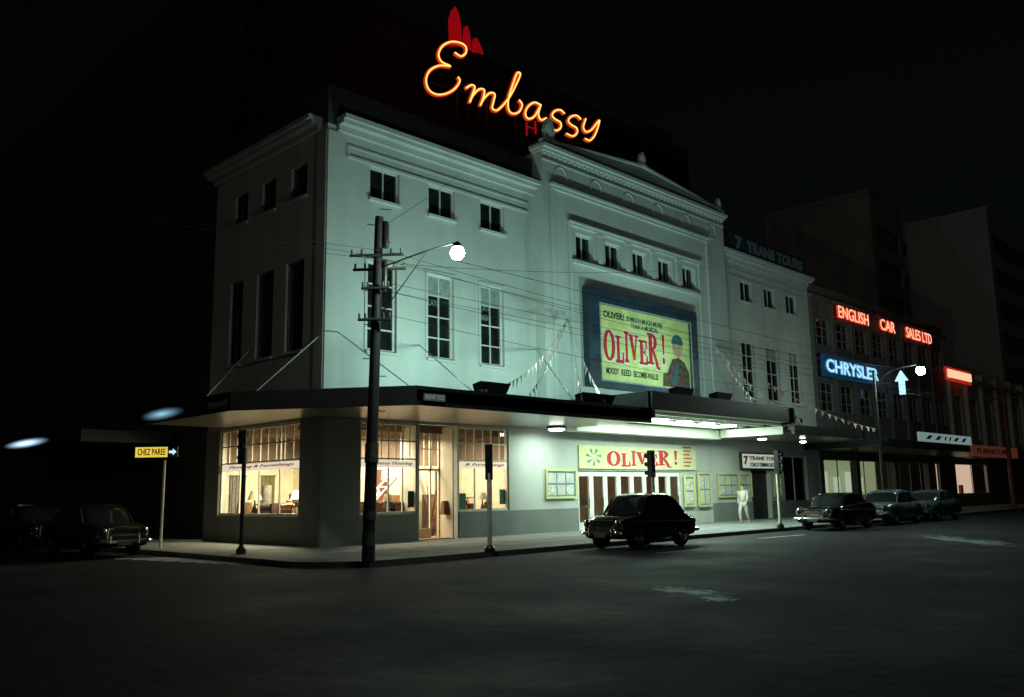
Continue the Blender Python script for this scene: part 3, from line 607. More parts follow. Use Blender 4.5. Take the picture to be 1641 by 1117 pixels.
R4=lambda a,b,c,e:[(a,c),(b,c),(b,e),(a,e)]
GL={'O':ring(.5,.5,.5,.5,.24,.40),
'L':[R4(.16,.46,.0,1.),R4(.0,.62,.90,1.),R4(.0,1.,.0,.13),[(.84,.13),(1.,.13),(1.,.42),(.92,.42)]],
'I':[R4(.28,.72,0,1),R4(0,1,.9,1.),R4(0,1,0,.1)],
'V':[[(.06,1),(.38,1),(.62,0),(.44,0)],[(.76,1),(.88,1),(.62,0),(.52,.12)],R4(0,.46,.91,1.),R4(.62,1.,.91,1.)],
'E':[R4(.14,.44,0,1),R4(0,.95,.9,1),R4(0,1,0,.11),R4(.44,.74,.46,.55),[(.8,.9),(.95,.9),(.95,.66),(.88,.66)],[(.84,.11),(1.,.11),(1.,.38),(.92,.38)],R4(.68,.76,.36,.66)],
'R':[R4(.12,.38,0,1),R4(0,.5,0,.09),R4(0,.4,.91,1.)]+ring(.40,.73,.40,.27,.16,.18,-pi/2,pi/2,10)+[[(.38,.46),(.58,.46),(.86,.08),(.62,.08)],[(.62,.08),(.86,.08),(.9,-.08),(.76,-.12)],[(.9,-.08),(.76,-.12),(1.,-.16),(1.06,-.02)]],
'!':[[(.1,1),(.9,1),(.62,.32),(.38,.32)],ell(.5,.12,.36,.12,0,2*pi,12)[:-1]]}
def word(pl,rects,z0,h,u0,w,d,mt,bmt,par,ex=.05):
    for ch,a,b,c,e in rects:
        mo=MB(); mi=MB(); k=0; U=lambda x:u0+w*(a+(b-a)*x); Z=lambda y:z0+h*(c+(e-c)*y)
        for pg in GL[ch]:
            P2=[(U(x),Z(y)) for x,y in pg]; cx=sum(p[0] for p in P2)/len(P2); cy=sum(p[1] for p in P2)/len(P2); k+=1
            mo.pprism(pl,[(p[0]+(ex if p[0]>cx else -ex),p[1]+(ex if p[1]>cy else -ex)) for p in P2],d-.004,d+.0003*k)
            mi.pprism(pl,[(p[0]+(.015 if p[0]>cx else -.015),p[1]) for p in P2],d+.009,d+.016+.0003*k)
        mo.build('letter_outline',bmt,par); mi.build('letter',mt,par)
OL=[('O',0,.17,.02,.86),('L',.185,.30,.0,.74),('I',.32,.38,.05,.9),('V',.385,.54,.14,.84),('E',.55,.68,.06,.74),('R',.69,.88,.1,.98),('!',.93,.98,.15,1.0)]
bu0,bu1=g(927),g(1113,735)
B=thing('cinema_banner','long yellow banner with red show title above the entrance doors','banner',FR.P((bu0+bu1)/2,.05,zb0))
MB().pbox(FR,bu0,bu1,.0,.06,zb0,zb1).build('panel','byel',B)
word(FR,OL,zb0+.10,zb1-zb0-.18,bu0+(bu1-bu0)*.21,(bu1-bu0)*.62,.066,'redink','white',B,.04)
random.seed(5)
uu=bu0+(bu1-bu0)*.11; zz=(zb0+zb1)/2
for k in range(7): 
    q=k*.9; MB().pprism(FR,[(uu+.5*cos(q),zz+.35*sin(q)),(uu+.5*cos(q+.35),zz+.35*sin(q+.35)),(uu+.12*cos(q+.5),zz+.1*sin(q+.5))],.062,.07).build('printed_ornament','teal',B)
for k in range(6): one(FR,'printed_line','redink',B,bu0+(bu1-bu0)*.88,bu0+(bu1-bu0)*(.94+.01*(k%3)),.062,.068,zb0+.15+k*.17,zb0+.21+k*.17)
# ---- Billboard
BD=DC+.22
ou0=FR.px(944,540,BD+.1)[0]; ou1=FR.px(1119,560,BD+.1)[0]; oz1=FR.px(1030,480,BD+.1)[1]; oz0=FR.px(1030,628,BD+.1)[1]
iu0=FR.px(960,550,BD)[0]; iu1=FR.px(1105,565,BD)[0]; iz1=FR.px(1032,503,BD)[1]; iz0=FR.px(1032,617,BD)[1]
B=thing('billboard','large dark blue framed yellow billboard with red title lettering above the entrance canopy','billboard',FR.P((ou0+ou1)/2,DC,oz0))
m=MB(); m.pbox(FR,ou0,iu0,DC+.02,BD+.1,oz0,oz1).pbox(FR,iu1,ou1,DC+.02,BD+.1,oz0,oz1).pbox(FR,iu0,iu1,DC+.02,BD+.1,oz0,iz0).pbox(FR,iu0,iu1,DC+.02,BD+.1,iz1,oz1)
m.build('frame','bblue',B)
m=MB(); e=.05
m.pbox(FR,iu0-e,iu0+.01,BD+.102,BD+.13,iz0-e,iz1+e).pbox(FR,iu1-.01,iu1+e,BD+.102,BD+.13,iz0-e,iz1+e).pbox(FR,iu0+.01,iu1-.01,BD+.102,BD+.13,iz0-e,iz0+.01).pbox(FR,iu0+.01,iu1-.01,BD+.102,BD+.13,iz1-.01,iz1+e)
m.build('inner_trim','dimlet',B)
MB().pbox(FR,iu0,iu1,BD-.06,BD,iz0,iz1).build('poster_sheet','yel',B)
wi=iu1-iu0; hi=iz1-iz0; PX=lambda s:iu0+wi*s; PZ=lambda t:iz0+hi*t
for bd,s0,s1,t0,t1,mt in (('OLIVER!',.05,.26,.84,.93,'ink'),('MOODY',.06,.19,.09,.175,'ink'),('REED',.215,.315,.09,.175,'ink'),('SECOMBE-WALLIS',.34,.61,.09,.175,'ink'),('IS MUCH MUCH MORE',.29,.68,.85,.915,'blueink'),('THAN A MUSICAL',.33,.63,.76,.825,'blueink')):
    m=MB(); text(m,FR,bd,PX(s0),PX(s1),PZ(t0),PZ(t1),BD+.003,.02,th=.01); m.build('small_lettering',mt,B)
word(FR,OL,PZ(.25),hi*.50,PX(.04),wi*.67,BD+.010,'redink','white',B,.05)
m=MB()
m.pprism(FR,[(PX(.66),PZ(.02)),(PX(.98),PZ(.02)),(PX(.98),PZ(.26)),(PX(.93),PZ(.40)),(PX(.86),PZ(.46)),(PX(.78),PZ(.42)),(PX(.72),PZ(.22)),(PX(.67),PZ(.2))],BD+.004,BD+.009); m.build('printed_shape','coat',B)
ce=(PX(.85),PZ(.60)); MB().pprism(FR,[(ce[0]+wi*.060*cos(q),ce[1]+hi*.15*sin(q)) for q in [2*pi*j/18 for j in range(18)]],BD+.011,BD+.016).build('printed_oval','skin',B)
MB().pprism(FR,[(ce[0]+wi*.07*cos(q),ce[1]+hi*.05+hi*.14*sin(q)) for q in [pi*j/12 for j in range(13)]],BD+.017,BD+.022).build('printed_arc','blueink',B)
MB().pprism(FR,[(PX(.76),PZ(.06)),(PX(.83),PZ(.04)),(PX(.86),PZ(.36)),(PX(.83),PZ(.40))],BD+.013,BD+.017).build('printed_stripe','blueink',B)
# ---- floodlights on canopy
def flood(x,y,z,to,label,p,w=1.0):
    t=thing('floodlight',label,'floodlight',(x,y,z),0,'floodlights on the canopy roof')
    MB().prism([(x-w/2,y,z+.12),(x+w/2,y,z+.12),(x+w/2,y+.35,z+.12),(x-w/2,y+.35,z+.12)],[(x-w/2-.12,y-.08,z+.42),(x+w/2+.12,y-.08,z+.42),(x+w/2+.12,y+.3,z+.36),(x-w/2-.12,y+.3,z+.36)]).build('housing','fas',t)
    for s in (-1,1): MB().box(x+s*w*.3-.03,x+s*w*.3+.03,y+.1,y+.16,z,z+.12).build('bracket','metal',t)
    area('floodlight_beam',(x,y+.42,z+.42),to,w,.2,p,(.58,1.,.86))
u,_=PF.px(806,632); flood(u,yf+.35,ZF1,(u-.4,0,11.0),'black floodlight box on the left canopy above the corner shop',265)
u,_=PF.px(990,652); flood(u-.6,yf+.35,ZF1,(u+.5,-.5,11.0),'black floodlight box on the canopy just left of the billboard',225,1.5)
u,_=PF.px(1115,640); flood(u,yf+.5,zc1,(u+.5,-.5,12.5),'added black floodlight box on the central canopy below the billboard',120)  # extra floodlight, added to brighten the central facade
u,_=PF.px(1178,655); flood(u,yf+.5,zc1,(u+4,-.3,13),'black floodlight box near the right end of the central canopy',175)
def case(x0,x1,y0,y1,label,kind=0):
    ym=(y0+y1)/2; u0,u1=g(x0,ym),g(x1,ym); z0=FR.px((x0+x1)/2,y1)[1]; z1=FR.px((x0+x1)/2,y0)[1]
    t=thing('poster_case',label,'poster case',FR.P((u0+u1)/2,.04,z0),0,'poster cases on the theatre wall')
    e=.08; MB().pbox(FR,u0,u1,.04,.1,z0,z0+e).pbox(FR,u0,u1,.04,.1,z1-e,z1).pbox(FR,u0,u0+e,.04,.1,z0+e,z1-e).pbox(FR,u1-e,u1,.04,.1,z0+e,z1-e).build('frame','cyel',t)
    MB().pbox(FR,u0+e,u1-e,.04,.055,z0+e,z1-e).build('backing','teal',t)
    random.seed(int(x0)); n=max(1,int((u1-u0)/.55)); 
    for i in range(n):
        for j in range(2):
            a=u0+e+.06+(u1-u0-2*e-.06)*i/n; b=a+(u1-u0-2*e)/n-.1; c=z0+e+.06+(z1-z0-2*e-.06)*j/2; d=c+(z1-z0-2*e)/2-.1
            MB().pbox(FR,a,b,.056,.064,c,d).build('photo',random.choice(['posterw','posterw','pale','byel']),t)
case(873,922,752,799,'wide yellow framed poster case left of the entrance banner'); case(1095,1112,762,812,'narrow poster case immediately right of the entrance doors'); case(1117,1138,757,812,'yellow framed poster case second right of the doors')
case(1149,1182,758,797,'wide poster case between entrance and dark doorway'); case(1184,1203,758,797,'square poster case beside the dark doorway'); case(1239,1250,762,796,'narrow poster case right of the dark doorway')
u0,u1=g(1184,738),g(1249,738); z1=FR.px(1216,726)[1]; z0=FR.px(1216,753)[1]
t=thing('wall_sign','white wall sign with red TRANS TOURS lettering over the dark doorway','sign',FR.P((u0+u1)/2,.1,z0))
MB().pbox(FR,u0,u1,.03,.14,z0,z1).build('box_frame','ink',t); MB().pbox(FR,u0+.1,u1-.1,.142,.16,z0+.08,z1-.08).build('panel','showwh',t)
m=MB(); text(m,FR,'7',u0+.2,u0+.62,z0+.25,z1-.18,.162,.05); m.build('emblem','redink',t); m=MB(); text(m,FR,'COACH TERMINAL BOOKINGS',u0+.8,u1-.2,z0+.15,z0+.36,.162,.02); m.build('small_lettering','blueink',t)
m=MB(); text(m,FR,'TRANS TOURS',u0+.75,u1-.2,z0+.48,z1-.18,.162,.03); m.build('lettering','redink',t)
PR=Pl((0,-.40,0),(1,0,0)); u0=PR.px(1174,400)[0]; u1=PR.px(1290,430)[0]; z0=ZC+.30; z1=z0+.95
t=thing('roof_sign','dark roof sign with dim TRANS TOURS lettering on the right wing parapet','sign',PR.P((u0+u1)/2,0,z0))
MB().pbox(PR,u0,u1,-.15,0,z0,z1).build('panel','bblue',t); m=MB(); text(m,PR,'7',u0+.3,u0+1.,z0+.12,z1-.1,.003,.05); m.build('emblem','roofletter',t); m=MB(); text(m,PR,'TRANS TOURS',u0+1.5,u1-.3,z0+.16,z1-.16,.003,.04); m.build('lettering','roofletter',t)
def plate(pl,x,y,body,label,w=.75):
    u,z=pl.px(x,y); z=ZF0+.22; s_=pl is PSx; a=.012 if s_ else .102
    t=thing('street_name_plate',label,'street sign',pl.P(u,a,z),0,'street name plates on the canopy edge')
    MB().pbox(pl,u-w/2,u+w/2,a,a+.03,z-.09,z+.1).build('plate','dado',t)
    q=pl if not s_ else Pl(pl.P(2*u,0,0),-pl.u,pl.n); m=MB(); text(m,q,body,u-w/2+.05,u+w/2-.05,z-.05,z+.06,a+.033,.01,th=.005); m.build('lettering','white',t)
plate(PF,692,640,'KENT TCE','small street plate reading KENT TCE on the canopy edge'); plate(PSx,350,650,'MAJORIBANKS ST','small street plate reading MAJORIBANKS ST at the left canopy edge',1.1)
def softstrip(pl,u,z,hu,hz,d,mt,par):
    me=bpy.data.meshes.new('diffuser'); n=24; vs=[(0,hh and 0,0) for hh in ()]; vs=[]
    for k in (0,1):
        for (yy,zz) in ((-1,-1),(1,-1),(1,1),(-1,1)): vs.append((-.02*k,yy,zz))
    me.from_pydata(vs,[],[(0,1,2,3),(7,6,5,4),(0,4,5,1),(1,5,6,2),(2,6,7,3),(3,7,4,0)]); me.materials.append(M[mt])
    o=bpy.data.objects.new('diffuser',me); COL.objects.link(o); o.parent=par; o.location=pl.P(u,d,z)-ORG[par.name]; o.scale=(1,hu,hz); ORG[o.name]=pl.P(u,d,z)  # thin panel that carries the painted glow, no lamp behind it
ua=PSx.px(300,668)[0]; ub=PSx.px(226,672)[0]
t=thing('fascia_glow_panel','soft bluish glow painted on a thin panel along the left canopy edge','light',PSx.P((ua+ub)/2,0.02,ZF0+.2))
softstrip(PSx,(ua+ub)/2,ZF0+.22,abs(ub-ua)/2,.21,.03,'tube',t)

# ================================================ EMBASSY NEON
ang=RD(-11.5); SP=Pl((7.0,3.0,0),(cos(ang),sin(ang),0))
E=[(729,84),(739,90),(747,84),(746,74),(736,68),(722,67),(709,74),(703,87),(708,99),(722,106),(704,105),(689,113),(683,128),(687,143),(699,151),(715,150),(729,142),(737,130),(734,123)]
LT=[E,
[(747,141),(756,136),(761,140),(757,152),(753,164),(758,153),(768,143),(776,144),(775,155),(770,169),(775,159),(785,149),(793,151),(791,163),(789,173),(796,177),(805,170)],
[(805,170),(817,155),(829,132),(834,119),(829,117),(822,135),(815,158),(815,175),(822,182),(832,179),(837,168),(832,160)],
[(866,168),(857,164),(847,170),(842,181),(846,190),(856,187),(864,174),(867,168),(863,182),(867,192),(876,189)],
[(905,182),(898,176),(889,178),(885,185),(890,191),(898,196),(899,204),(892,209),(882,205)],
[(931,191),(924,185),(915,187),(911,194),(916,200),(924,205),(925,213),(918,218),(908,214)],
[(939,190),(935,203),(939,211),(948,208),(956,198),(961,193),(957,208),(952,219),(945,225),(938,222)]]
NS=thing('neon_sign','glowing orange neon script sign reading Embassy on the theatre roof','neon sign',SP.P(3,0,ZC))
for p in LT:
    pts=smoothpath(p,5); w3=[SP.P(*(lambda q:(q[0],0,q[1]))(SP.px(*q))) for q in pts]
    bk=[q-SP.n*.08 for q in w3]; b=MB().tube(bk,.082,8).build('letter','neonr',NS,True); MB().tube(w3,.034,8).build('neon_tube','neon',b,True)
u0,_=SP.px(690,150); u1,_=SP.px(960,215); zb=SP.px(800,190)[1]
m=MB()
for k in range(7):
    u=u0+(u1-u0)*k/6; m.tube([SP.P(u,-.4,ZC),SP.P(u,-.4,zb+1.2)],.05,6); m.tube([SP.P(u,-.4,zb),SP.P(u,-1.8,ZC)],.04,6)
for z in (zb-.2,zb+1.0,zb-2): m.tube([SP.P(u0,-.4,z),SP.P(u1,-.4,z)],.04,6)
m.build('support_frame','wire',NS)
m=MB()
for (x,y) in ((842,206),(856,204)): 
    u,z=SP.px(x,y); m.tube([SP.P(u,.1,z-.35),SP.P(u,.1,z+.25)],.05,6)
u,z=SP.px(849,206); m.tube([SP.P(u-.3,.1,z),SP.P(u+.3,.1,z)],.04,6); m.build('red_lit_bracket','redfin',NS)
t=thing('neon_ornament','dim red neon fins rising behind the first letter of the roof sign','neon ornament',SP.P(1.4,-1.2,ZC))
def pxpoly(pl,pts,d): return [pl.px(x,y,d) for x,y in pts]
for pts in ([(721,74),(720,30),(724,16),(730,10),(735,20),(739,40),(741,72)],[(743,76),(744,44),(749,40),(753,52),(756,80)],[(758,82),(759,62),(764,60),(770,72),(775,86)]):
    MB().pprism(SP,pxpoly(SP,pts,-1.2),-1.3,-1.2).build('fin','redfin',t)
for x in (728,750,766):
    u,z=SP.px(x,80,-1.25); MB().tube([SP.P(u,-1.25,ZC),SP.P(u,-1.25,z)],.05,6).build('post','wire',t)

# ================================================ RIGHT-HAND BUILDINGS
x0=uR+.05; x1=g(1516,600)
Bc=thing('car_showroom_building','dim three storey car showroom with red rooftop neon words','building',((x0+x1)/2,0,G))
nb=8; H=[]; z2a,z2b=FR.px(1400,572)[1],FR.px(1400,533)[1]; z3a,z3b=FR.px(1400,668)[1],FR.px(1400,625)[1]
zt=z2b+1.0
for i in range(nb):
    a=x0+.4+(x1-x0-.6)*i/nb; b=a+(x1-x0-.6)/nb-.45
    H+= [(a,b,z2a,z2b),(a,b,z3a,z3b)]
GH=[(g(1322,760),g(1508,760),.55,3.3)]
m=MB(); wall(m,FR,x0,x1,G,zt,H+GH,d=-.02); m.build('wall','show',Bc)
for h in H: window(FR,h,Bc,d=-.2,cols=3,rows=3,fm='gframe',mw=.05,sill='show')
one(FR,'cornice','show',Bc,x0,x1,-.3,.25,zt,zt+.25); one(FR,'parapet','show',Bc,x0,x1,-.3,.02,zt+.251,zt+.9)
for i in range(nb+1):
    a=x0+.18+(x1-x0-.6)*i/nb; one(FR,'pilaster','show',Bc,a-.12,a+.12,-.018,.12,4.6,zt-.01)
MB().box(x0,x1,.3,20,zt-.3,zt-.1).build('roof','roof',Bc)
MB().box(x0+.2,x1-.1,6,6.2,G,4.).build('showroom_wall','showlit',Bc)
window(FR,GH[0],Bc,d=-.1,cols=10,rows=1,pm='glass',fm='gframe',sill=None,name='showroom_window')
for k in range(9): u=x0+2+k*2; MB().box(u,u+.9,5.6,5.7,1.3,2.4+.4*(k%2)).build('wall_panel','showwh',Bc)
for k in range(5): u=x0+3+k*3.6; MB().box(u,u+1.6,4,5,G,1.1).build('display_counter','cblue',Bc)
for k in range(3): u=x0+5+k*6; one(FR,'ground_pier','show',Bc,u,u+.5,-.4,-.02,G,3.4)
area('showroom_light',((x0+x1)/2,3,3.9),((x0+x1)/2,3,0),16,2,150,(.85,1,.65))
m=MB().box(xe+.1,x1-.1,yf+.5,-.1,3.75,4.2); m.build('canopy','fas',Bc)
def neon_word(body,xa_,xb_,ya,yb,d,mt,bmt,label,name='neon_sign',box=False,grp=None):
    ym=(ya+yb)/2; u0,u1=FR.px(xa_,ym,d)[0],FR.px(xb_,ym,d)[0]; xm=(xa_+xb_)/2; z0,z1=FR.px(xm,yb,d)[1],FR.px(xm,ya,d)[1]
    t=thing(name,label,'neon sign',FR.P((u0+u1)/2,d,z0),0,grp)
    if box: MB().pbox(FR,u0-.2,u1+.2,d-.25,d-.05,z0-.25,z1+.25).build('panel',bmt,t); m=MB(); text(m,FR,body,u0,u1,z0,z1,d-.04,.06,ref=.02); m.build('letter_halo','nblueh',t)
    else:
        m=MB(); text(m,FR,body,u0,u1,z0,z1,d-.1,.045,ref=.01); m.build('letter_backing',bmt,t)
        MB().pbox(FR,u0,u1,d-.3,d-.22,z0-.12,z0-.05).build('rail','metal',t)
    m=MB(); text(m,FR,body,u0,u1,z0,z1,d,.0 if not box else .02); m.build('lettering',mt,t)
G2='red neon words on the showroom roof'
neon_word('ENGLISH',1344,1391,497,515,.5,'nred','nredb','red neon word ENGLISH on the showroom roof',grp=G2)
neon_word('CAR',1411,1434,514,531,.5,'nred','nredb','red neon word CAR on the showroom roof',grp=G2)
neon_word('SALES LTD',1453,1492,530,546,.5,'nred','nredb','red neon words SALES LTD on the showroom roof',grp=G2)
neon_word('CHRYSLER',1325,1407,583,603,.6,'nblue','nblueb','blue glowing sign reading CHRYSLER on the showroom front',box=True)
u,z=FR.px(1440,612,.8)
EP=Pl((u,0,0),(0,-1,0),(-1,0,0)); 
t=thing('neon_emblem','bluish white arrow shaped sign projecting from the showroom front','neon sign',(u,-1.2,z-.9))
MB().pprism(EP,[(.82,z-.85),(1.18,z-.85),(1.18,z+.05),(1.42,z+.05),(1.0,z+.75),(.58,z+.05),(.82,z+.05)],-.08,.08).build('panel','nwhite',t); MB().box(u-.04,u+.04,-.82,0,z-.5,z-.4).build('bracket','metal',t)
y0_=g(1518,650); y1_=y0_+46; zt2=FR.px(1560,618)[1]
B2=thing('shop_row_building','low cream two storey shop building at the far right of the street','building',((y0_+y1_)/2,0,G))
H=[];n=12
for i in range(n):
    a=y0_+.6+3.8*i; H.append((a,a+2.6,5.2,zt2-1.2))
H2=[(g(1533,780),g(1584,780),1.0,3.3)]
m=MB(); wall(m,FR,y0_,y1_,G,zt2,H+H2,d=.05); m.build('wall','lowcream',B2)
for h in H: window(FR,h,B2,d=-.1,cols=3,rows=2,fm='gframe',sill=None)
one(FR,'cornice','lowcream',B2,y0_,y1_,-.2,.5,zt2,zt2+.3)
for i in range(n+1):
    a=y0_+.2+3.8*i; one(FR,'pilaster','lowcream',B2,a-.25,a+.25,.052,.35,4.6,zt2-.01); one(FR,'parapet_block','lowcream',B2,a-.35,a+.35,-.1,.45,zt2+.301,zt2+.9)
MB().box(H2[0][0]-.2,H2[0][1]+.2,1.2,1.3,.9,3.4).build('lit_display_wall','litpink',B2); window(FR,H2[0],B2,d=-.05,cols=2,pm='glass',sill=None,name='shop_window')
MB().box(y0_+.1,y1_,-3.8,-.1,3.7,4.2).build('canopy','fas',B2); MB().box(y0_,y1_,.3,12,zt2-.3,zt2-.1).build('roof','roof',B2)
for k in range(3): u=H2[0][0]+.5+k*1.5; MB().box(u,u+.5,.8,1.0,1.0,1.7+.3*(k%2)).build('display_goods','red',B2)
u0,u1=FR.px(1520,603,.5)[0],FR.px(1555,603,.5)[0]; z0,z1=FR.px(1537,608,.5)[1],FR.px(1537,597,.5)[1]
t=thing('neon_sign','overexposed red and white neon sign on the far low building','neon sign',FR.P((u0+u1)/2,.5,z0))
MB().pbox(FR,u0-.3,u1+.3,.35,.45,z0-.25,z1+.25).build('panel','nredb',t); k=7
for i in range(k): a=u0+(u1-u0)*i/k; MB().tube([FR.P(a+.1,.5,z0),FR.P(a+.1,.5,z1),FR.P(a+(u1-u0)/k*.7,.5,z1),FR.P(a+(u1-u0)/k*.7,.5,z0)],.14,6).build('neon_tube','nred',t)
PQ=Pl((0,-4.3,0),(1,0,0)); u0,u1=PQ.px(1473,700)[0],PQ.px(1557,710)[0]; z0,z1=PQ.px(1515,710)[1],PQ.px(1515,696)[1]
t=thing('canopy_sign','pale lit sign board along the edge of the canopy past the showroom','sign',PQ.P((u0+u1)/2,0,z0))
MB().pbox(PQ,u0,u1,-.1,0,z0,z1).build('panel','cansign',t); random.seed(2); a=u0+1
while a<u1-1.5: w=.4+random.random()*.8; MB().pprism(PQ,[(a,z0+.15),(a+w*.5,z0+.15),(a+w,z1-.15),(a+w*.5,z1-.15)],.002,.02).build('dark_stroke','ink',t); a+=w+.35
u0,u1=PQ.px(1566,722)[0],PQ.px(1618,730)[0]; z0,z1=PQ.px(1593,728)[1],PQ.px(1593,720)[1]
t=thing('canopy_sign','dull red sign board reading FURNITURE on the farthest canopy','sign',PQ.P((u0+u1)/2,0,z0))
MB().pbox(PQ,u0-1,u1+2,-.1,0,z0-.2,z1+.2).build('panel',mat('faded_red_board',(.3,.10,.07),.6,noise=.2,emit=(.4,.10,.06),es=.14),t); m=MB(); text(m,PQ,'FURNITURE',u0,u1,z0,z1,.003,.01); m.build('lettering','ink',t)
def tower(x0,x1,y0,y1,z,label,m1,holes=()):
    t=thing('office_tower',label,'building',((x0+x1)/2,(y0+y1)/2,G))
    pl=Pl((x0,0,0),(0,1,0),(-1,0,0)); m=MB(); wall(m,pl,y0,y1,G,z,holes,rev=.3); m.quad((x0,y0,z),(x1,y0,z),(x1,y1,z),(x0,y1,z)); m.quad((x0,y1,G),(x1,y1,G),(x1,y1,z),(x0,y1,z)); m.quad((x1,y0,G),(x1,y1,G),(x1,y1,z),(x1,y0,z))
    f=Pl((0,y0,0),(1,0,0)); fh=[]
    k=int((z-8)/3.4)
    for j in range(k): fh.append((x0+1.2,x1-1,8+j*3.4,10+j*3.4))
    wall(m,f,x0,x1,G,z,fh,rev=.3); m.build('wall',m1,t)
    for h in fh: window(f,h,t,d=-.2,cols=9,fm='dframe',sill=None)
    for h in holes: window(pl,h,t,d=-.2,cols=2,fm='dframe',sill=None)
    MB().box(x0-.1,x1+.1,y0-.1,y1+.1,z+.002,z+.4).build('parapet',m1,t)
TP=Pl((80,0,0),(0,1,0),(-1,0,0)); q=TP.px(1580,337); r_=TP.px(1402,376); hs=[]
for (a,b,c,e) in ((1425,1452,390,412),(1430,1457,440,464),(1436,1460,492,512)):
    s=sorted((TP.px(a,(c+e)/2)[0],TP.px(b,(c+e)/2)[0])); hs.append((s[0],s[1],TP.px((a+b)/2,e)[1],TP.px((a+b)/2,c)[1]))
tower(80,118,q[0],r_[0],q[1],'tall dim grey office block with a sharp corner at far right',mat('tower_render',(.38,.38,.37),.9,noise=.15),hs)
TP=Pl((68,0,0),(0,1,0),(-1,0,0)); q=TP.px(1392,309); r_=TP.px(1226,342)
tower(68,76,q[0],r_[0],q[1],'dim block rising behind the car showroom roof',M['brown2'])

# ================================================ STREET FURNITURE
bp=pz(590,900,G); PP=Pl((0,bp.y,0),(1,0,0)); tu,tz=PP.px(608,348); top=V((tu,bp.y,tz))
P=thing('utility_pole','tall dark timber utility pole with crossarms at the corner kerb','utility pole',(bp.x,bp.y,G))
def on(z): t=(z-G)/(tz-G); return bp.lerp(top,t)
MB().tube([bp,on(4),top],.155,12,.105).build('pole','pole',P,True)
def armz(y): return PP.px(603,y)[1]
ad=V((.66,-.75,0)).normalized()
for y,l,off in ((411,.66,-.12),(428,.66,.12),(464,.34,-.12),(514,.40,-.12)):
    z=armz(y); c=on(z)+V((off*1.1,off*.9,0)); a=c-ad*l; b=c+ad*l
    arm=MB().tube([a,b],.038,6).build('crossarm','arm',P)
    for s in (-.92,-.55,.55,.92): MB().lathe(c+ad*l*s+V((0,0,.035)),[(.015,0),(.032,.03),(.022,.07),(.032,.1),(.01,.13)],8).build('insulator','notice',arm,True)
c=on(tz-.5)+V((.12,-.12,0)); MB().lathe(c,[(.07,-.3),(.085,-.2),(.085,.3),(.06,.38)],12).build('junction_box','metal',P,True); c=on(armz(440))+V((.15,-.08,0)); MB().lathe(c,[(.06,-.4),(.075,-.32),(.075,.3),(.05,.38)],12).build('junction_box','metal',P,True)
for k in range(14):
    z=3.2+k*.42; s=1 if k%2 else -1; c=on(z); MB().tube([c,c+V((.25*s,-.15*s,0))],.012,5).build('climbing_step','metal',P)
for (z,h) in ((G+.35,.3),(2.4,.45),(G+.95,.2)):
    c=on(z); MB().tube([c,c+(top-bp).normalized()*h],.162,12).build('pasted_notice','notice',P,True)
lp=Pl((0,bp.y-2.0,0),(1,0,0)); lu,lz=lp.px(733,404); lamp=V((lu,bp.y-2.0,lz))
A=on(armz(430))
SL_=thing('street_lamp','lit white globe street lamp on a bracket fixed to the timber pole','street lamp',(lamp.x,lamp.y,lamp.z),0,'lit street lamps')
MB().tube(smoothpath([tuple(A),tuple(A.lerp(lamp,.6)+V((0,0,.18))),tuple(lamp+V((0,0,.24)))],6),.02,7).build('bracket','wire',SL_)
MB().tube([on(armz(515)),A.lerp(lamp,.62)+V((0,0,.15))],.016,6).build('brace','wire',SL_)
MB().lathe(lamp,[(.03,.26),(.05,.24),(.10,.18),(.13,.13),(.12,.11)],16).build('shade','metal',SL_,True)
MB().sphere(lamp+V((0,0,-.02)),.17,16).build('globe','globe',SL_,True)
Y2=KY+.45; q=Pl((0,Y2,0),(1,0,0)); u,_=q.px(1417,800); zt_=q.px(1410,605)[1]; q2=Pl((0,Y2-2.2,0),(1,0,0)); u2,z2=q2.px(1475,593)
P2=thing('street_lamp','lit white globe street lamp on its own tall post before the showroom','street lamp',(u,Y2,G),0,'lit street lamps')
MB().tube([(u,Y2,G),(u,Y2,zt_+.3)],.10,10,.07).build('pole','metal',P2,True)
MB().tube(smoothpath([(u,Y2,zt_-.5),(u+.1,Y2-.8,zt_+.2),(u2,Y2-2.2,z2+.3)],6),.04,7).build('bracket','metal',P2)
MB().lathe((u2,Y2-2.2,z2),[(.04,.34),(.08,.30),(.14,.22),(.18,.16),(.17,.14)],16).build('shade','metal',P2,True)
MB().sphere((u2,Y2-2.2,z2-.03),.21,16).build('globe','globe',P2,True)
q=Pl((0,Y2,0),(1,0,0)); u,_=q.px(1618,740); zt_=q.px(1612,616)[1]
t=thing('utility_pole','distant reddish utility pole with two crossarms at far right','utility pole',(u,Y2,G)); MB().tube([(u,Y2,G),(u,Y2,zt_)],.16,8,.12).build('pole','dred',t)
for dz in (.2,1.0): MB().tube([(u-.2,Y2-1.3,zt_-dz),(u+.2,Y2+1.3,zt_-dz)],.06,6).build('crossarm','dred',t)
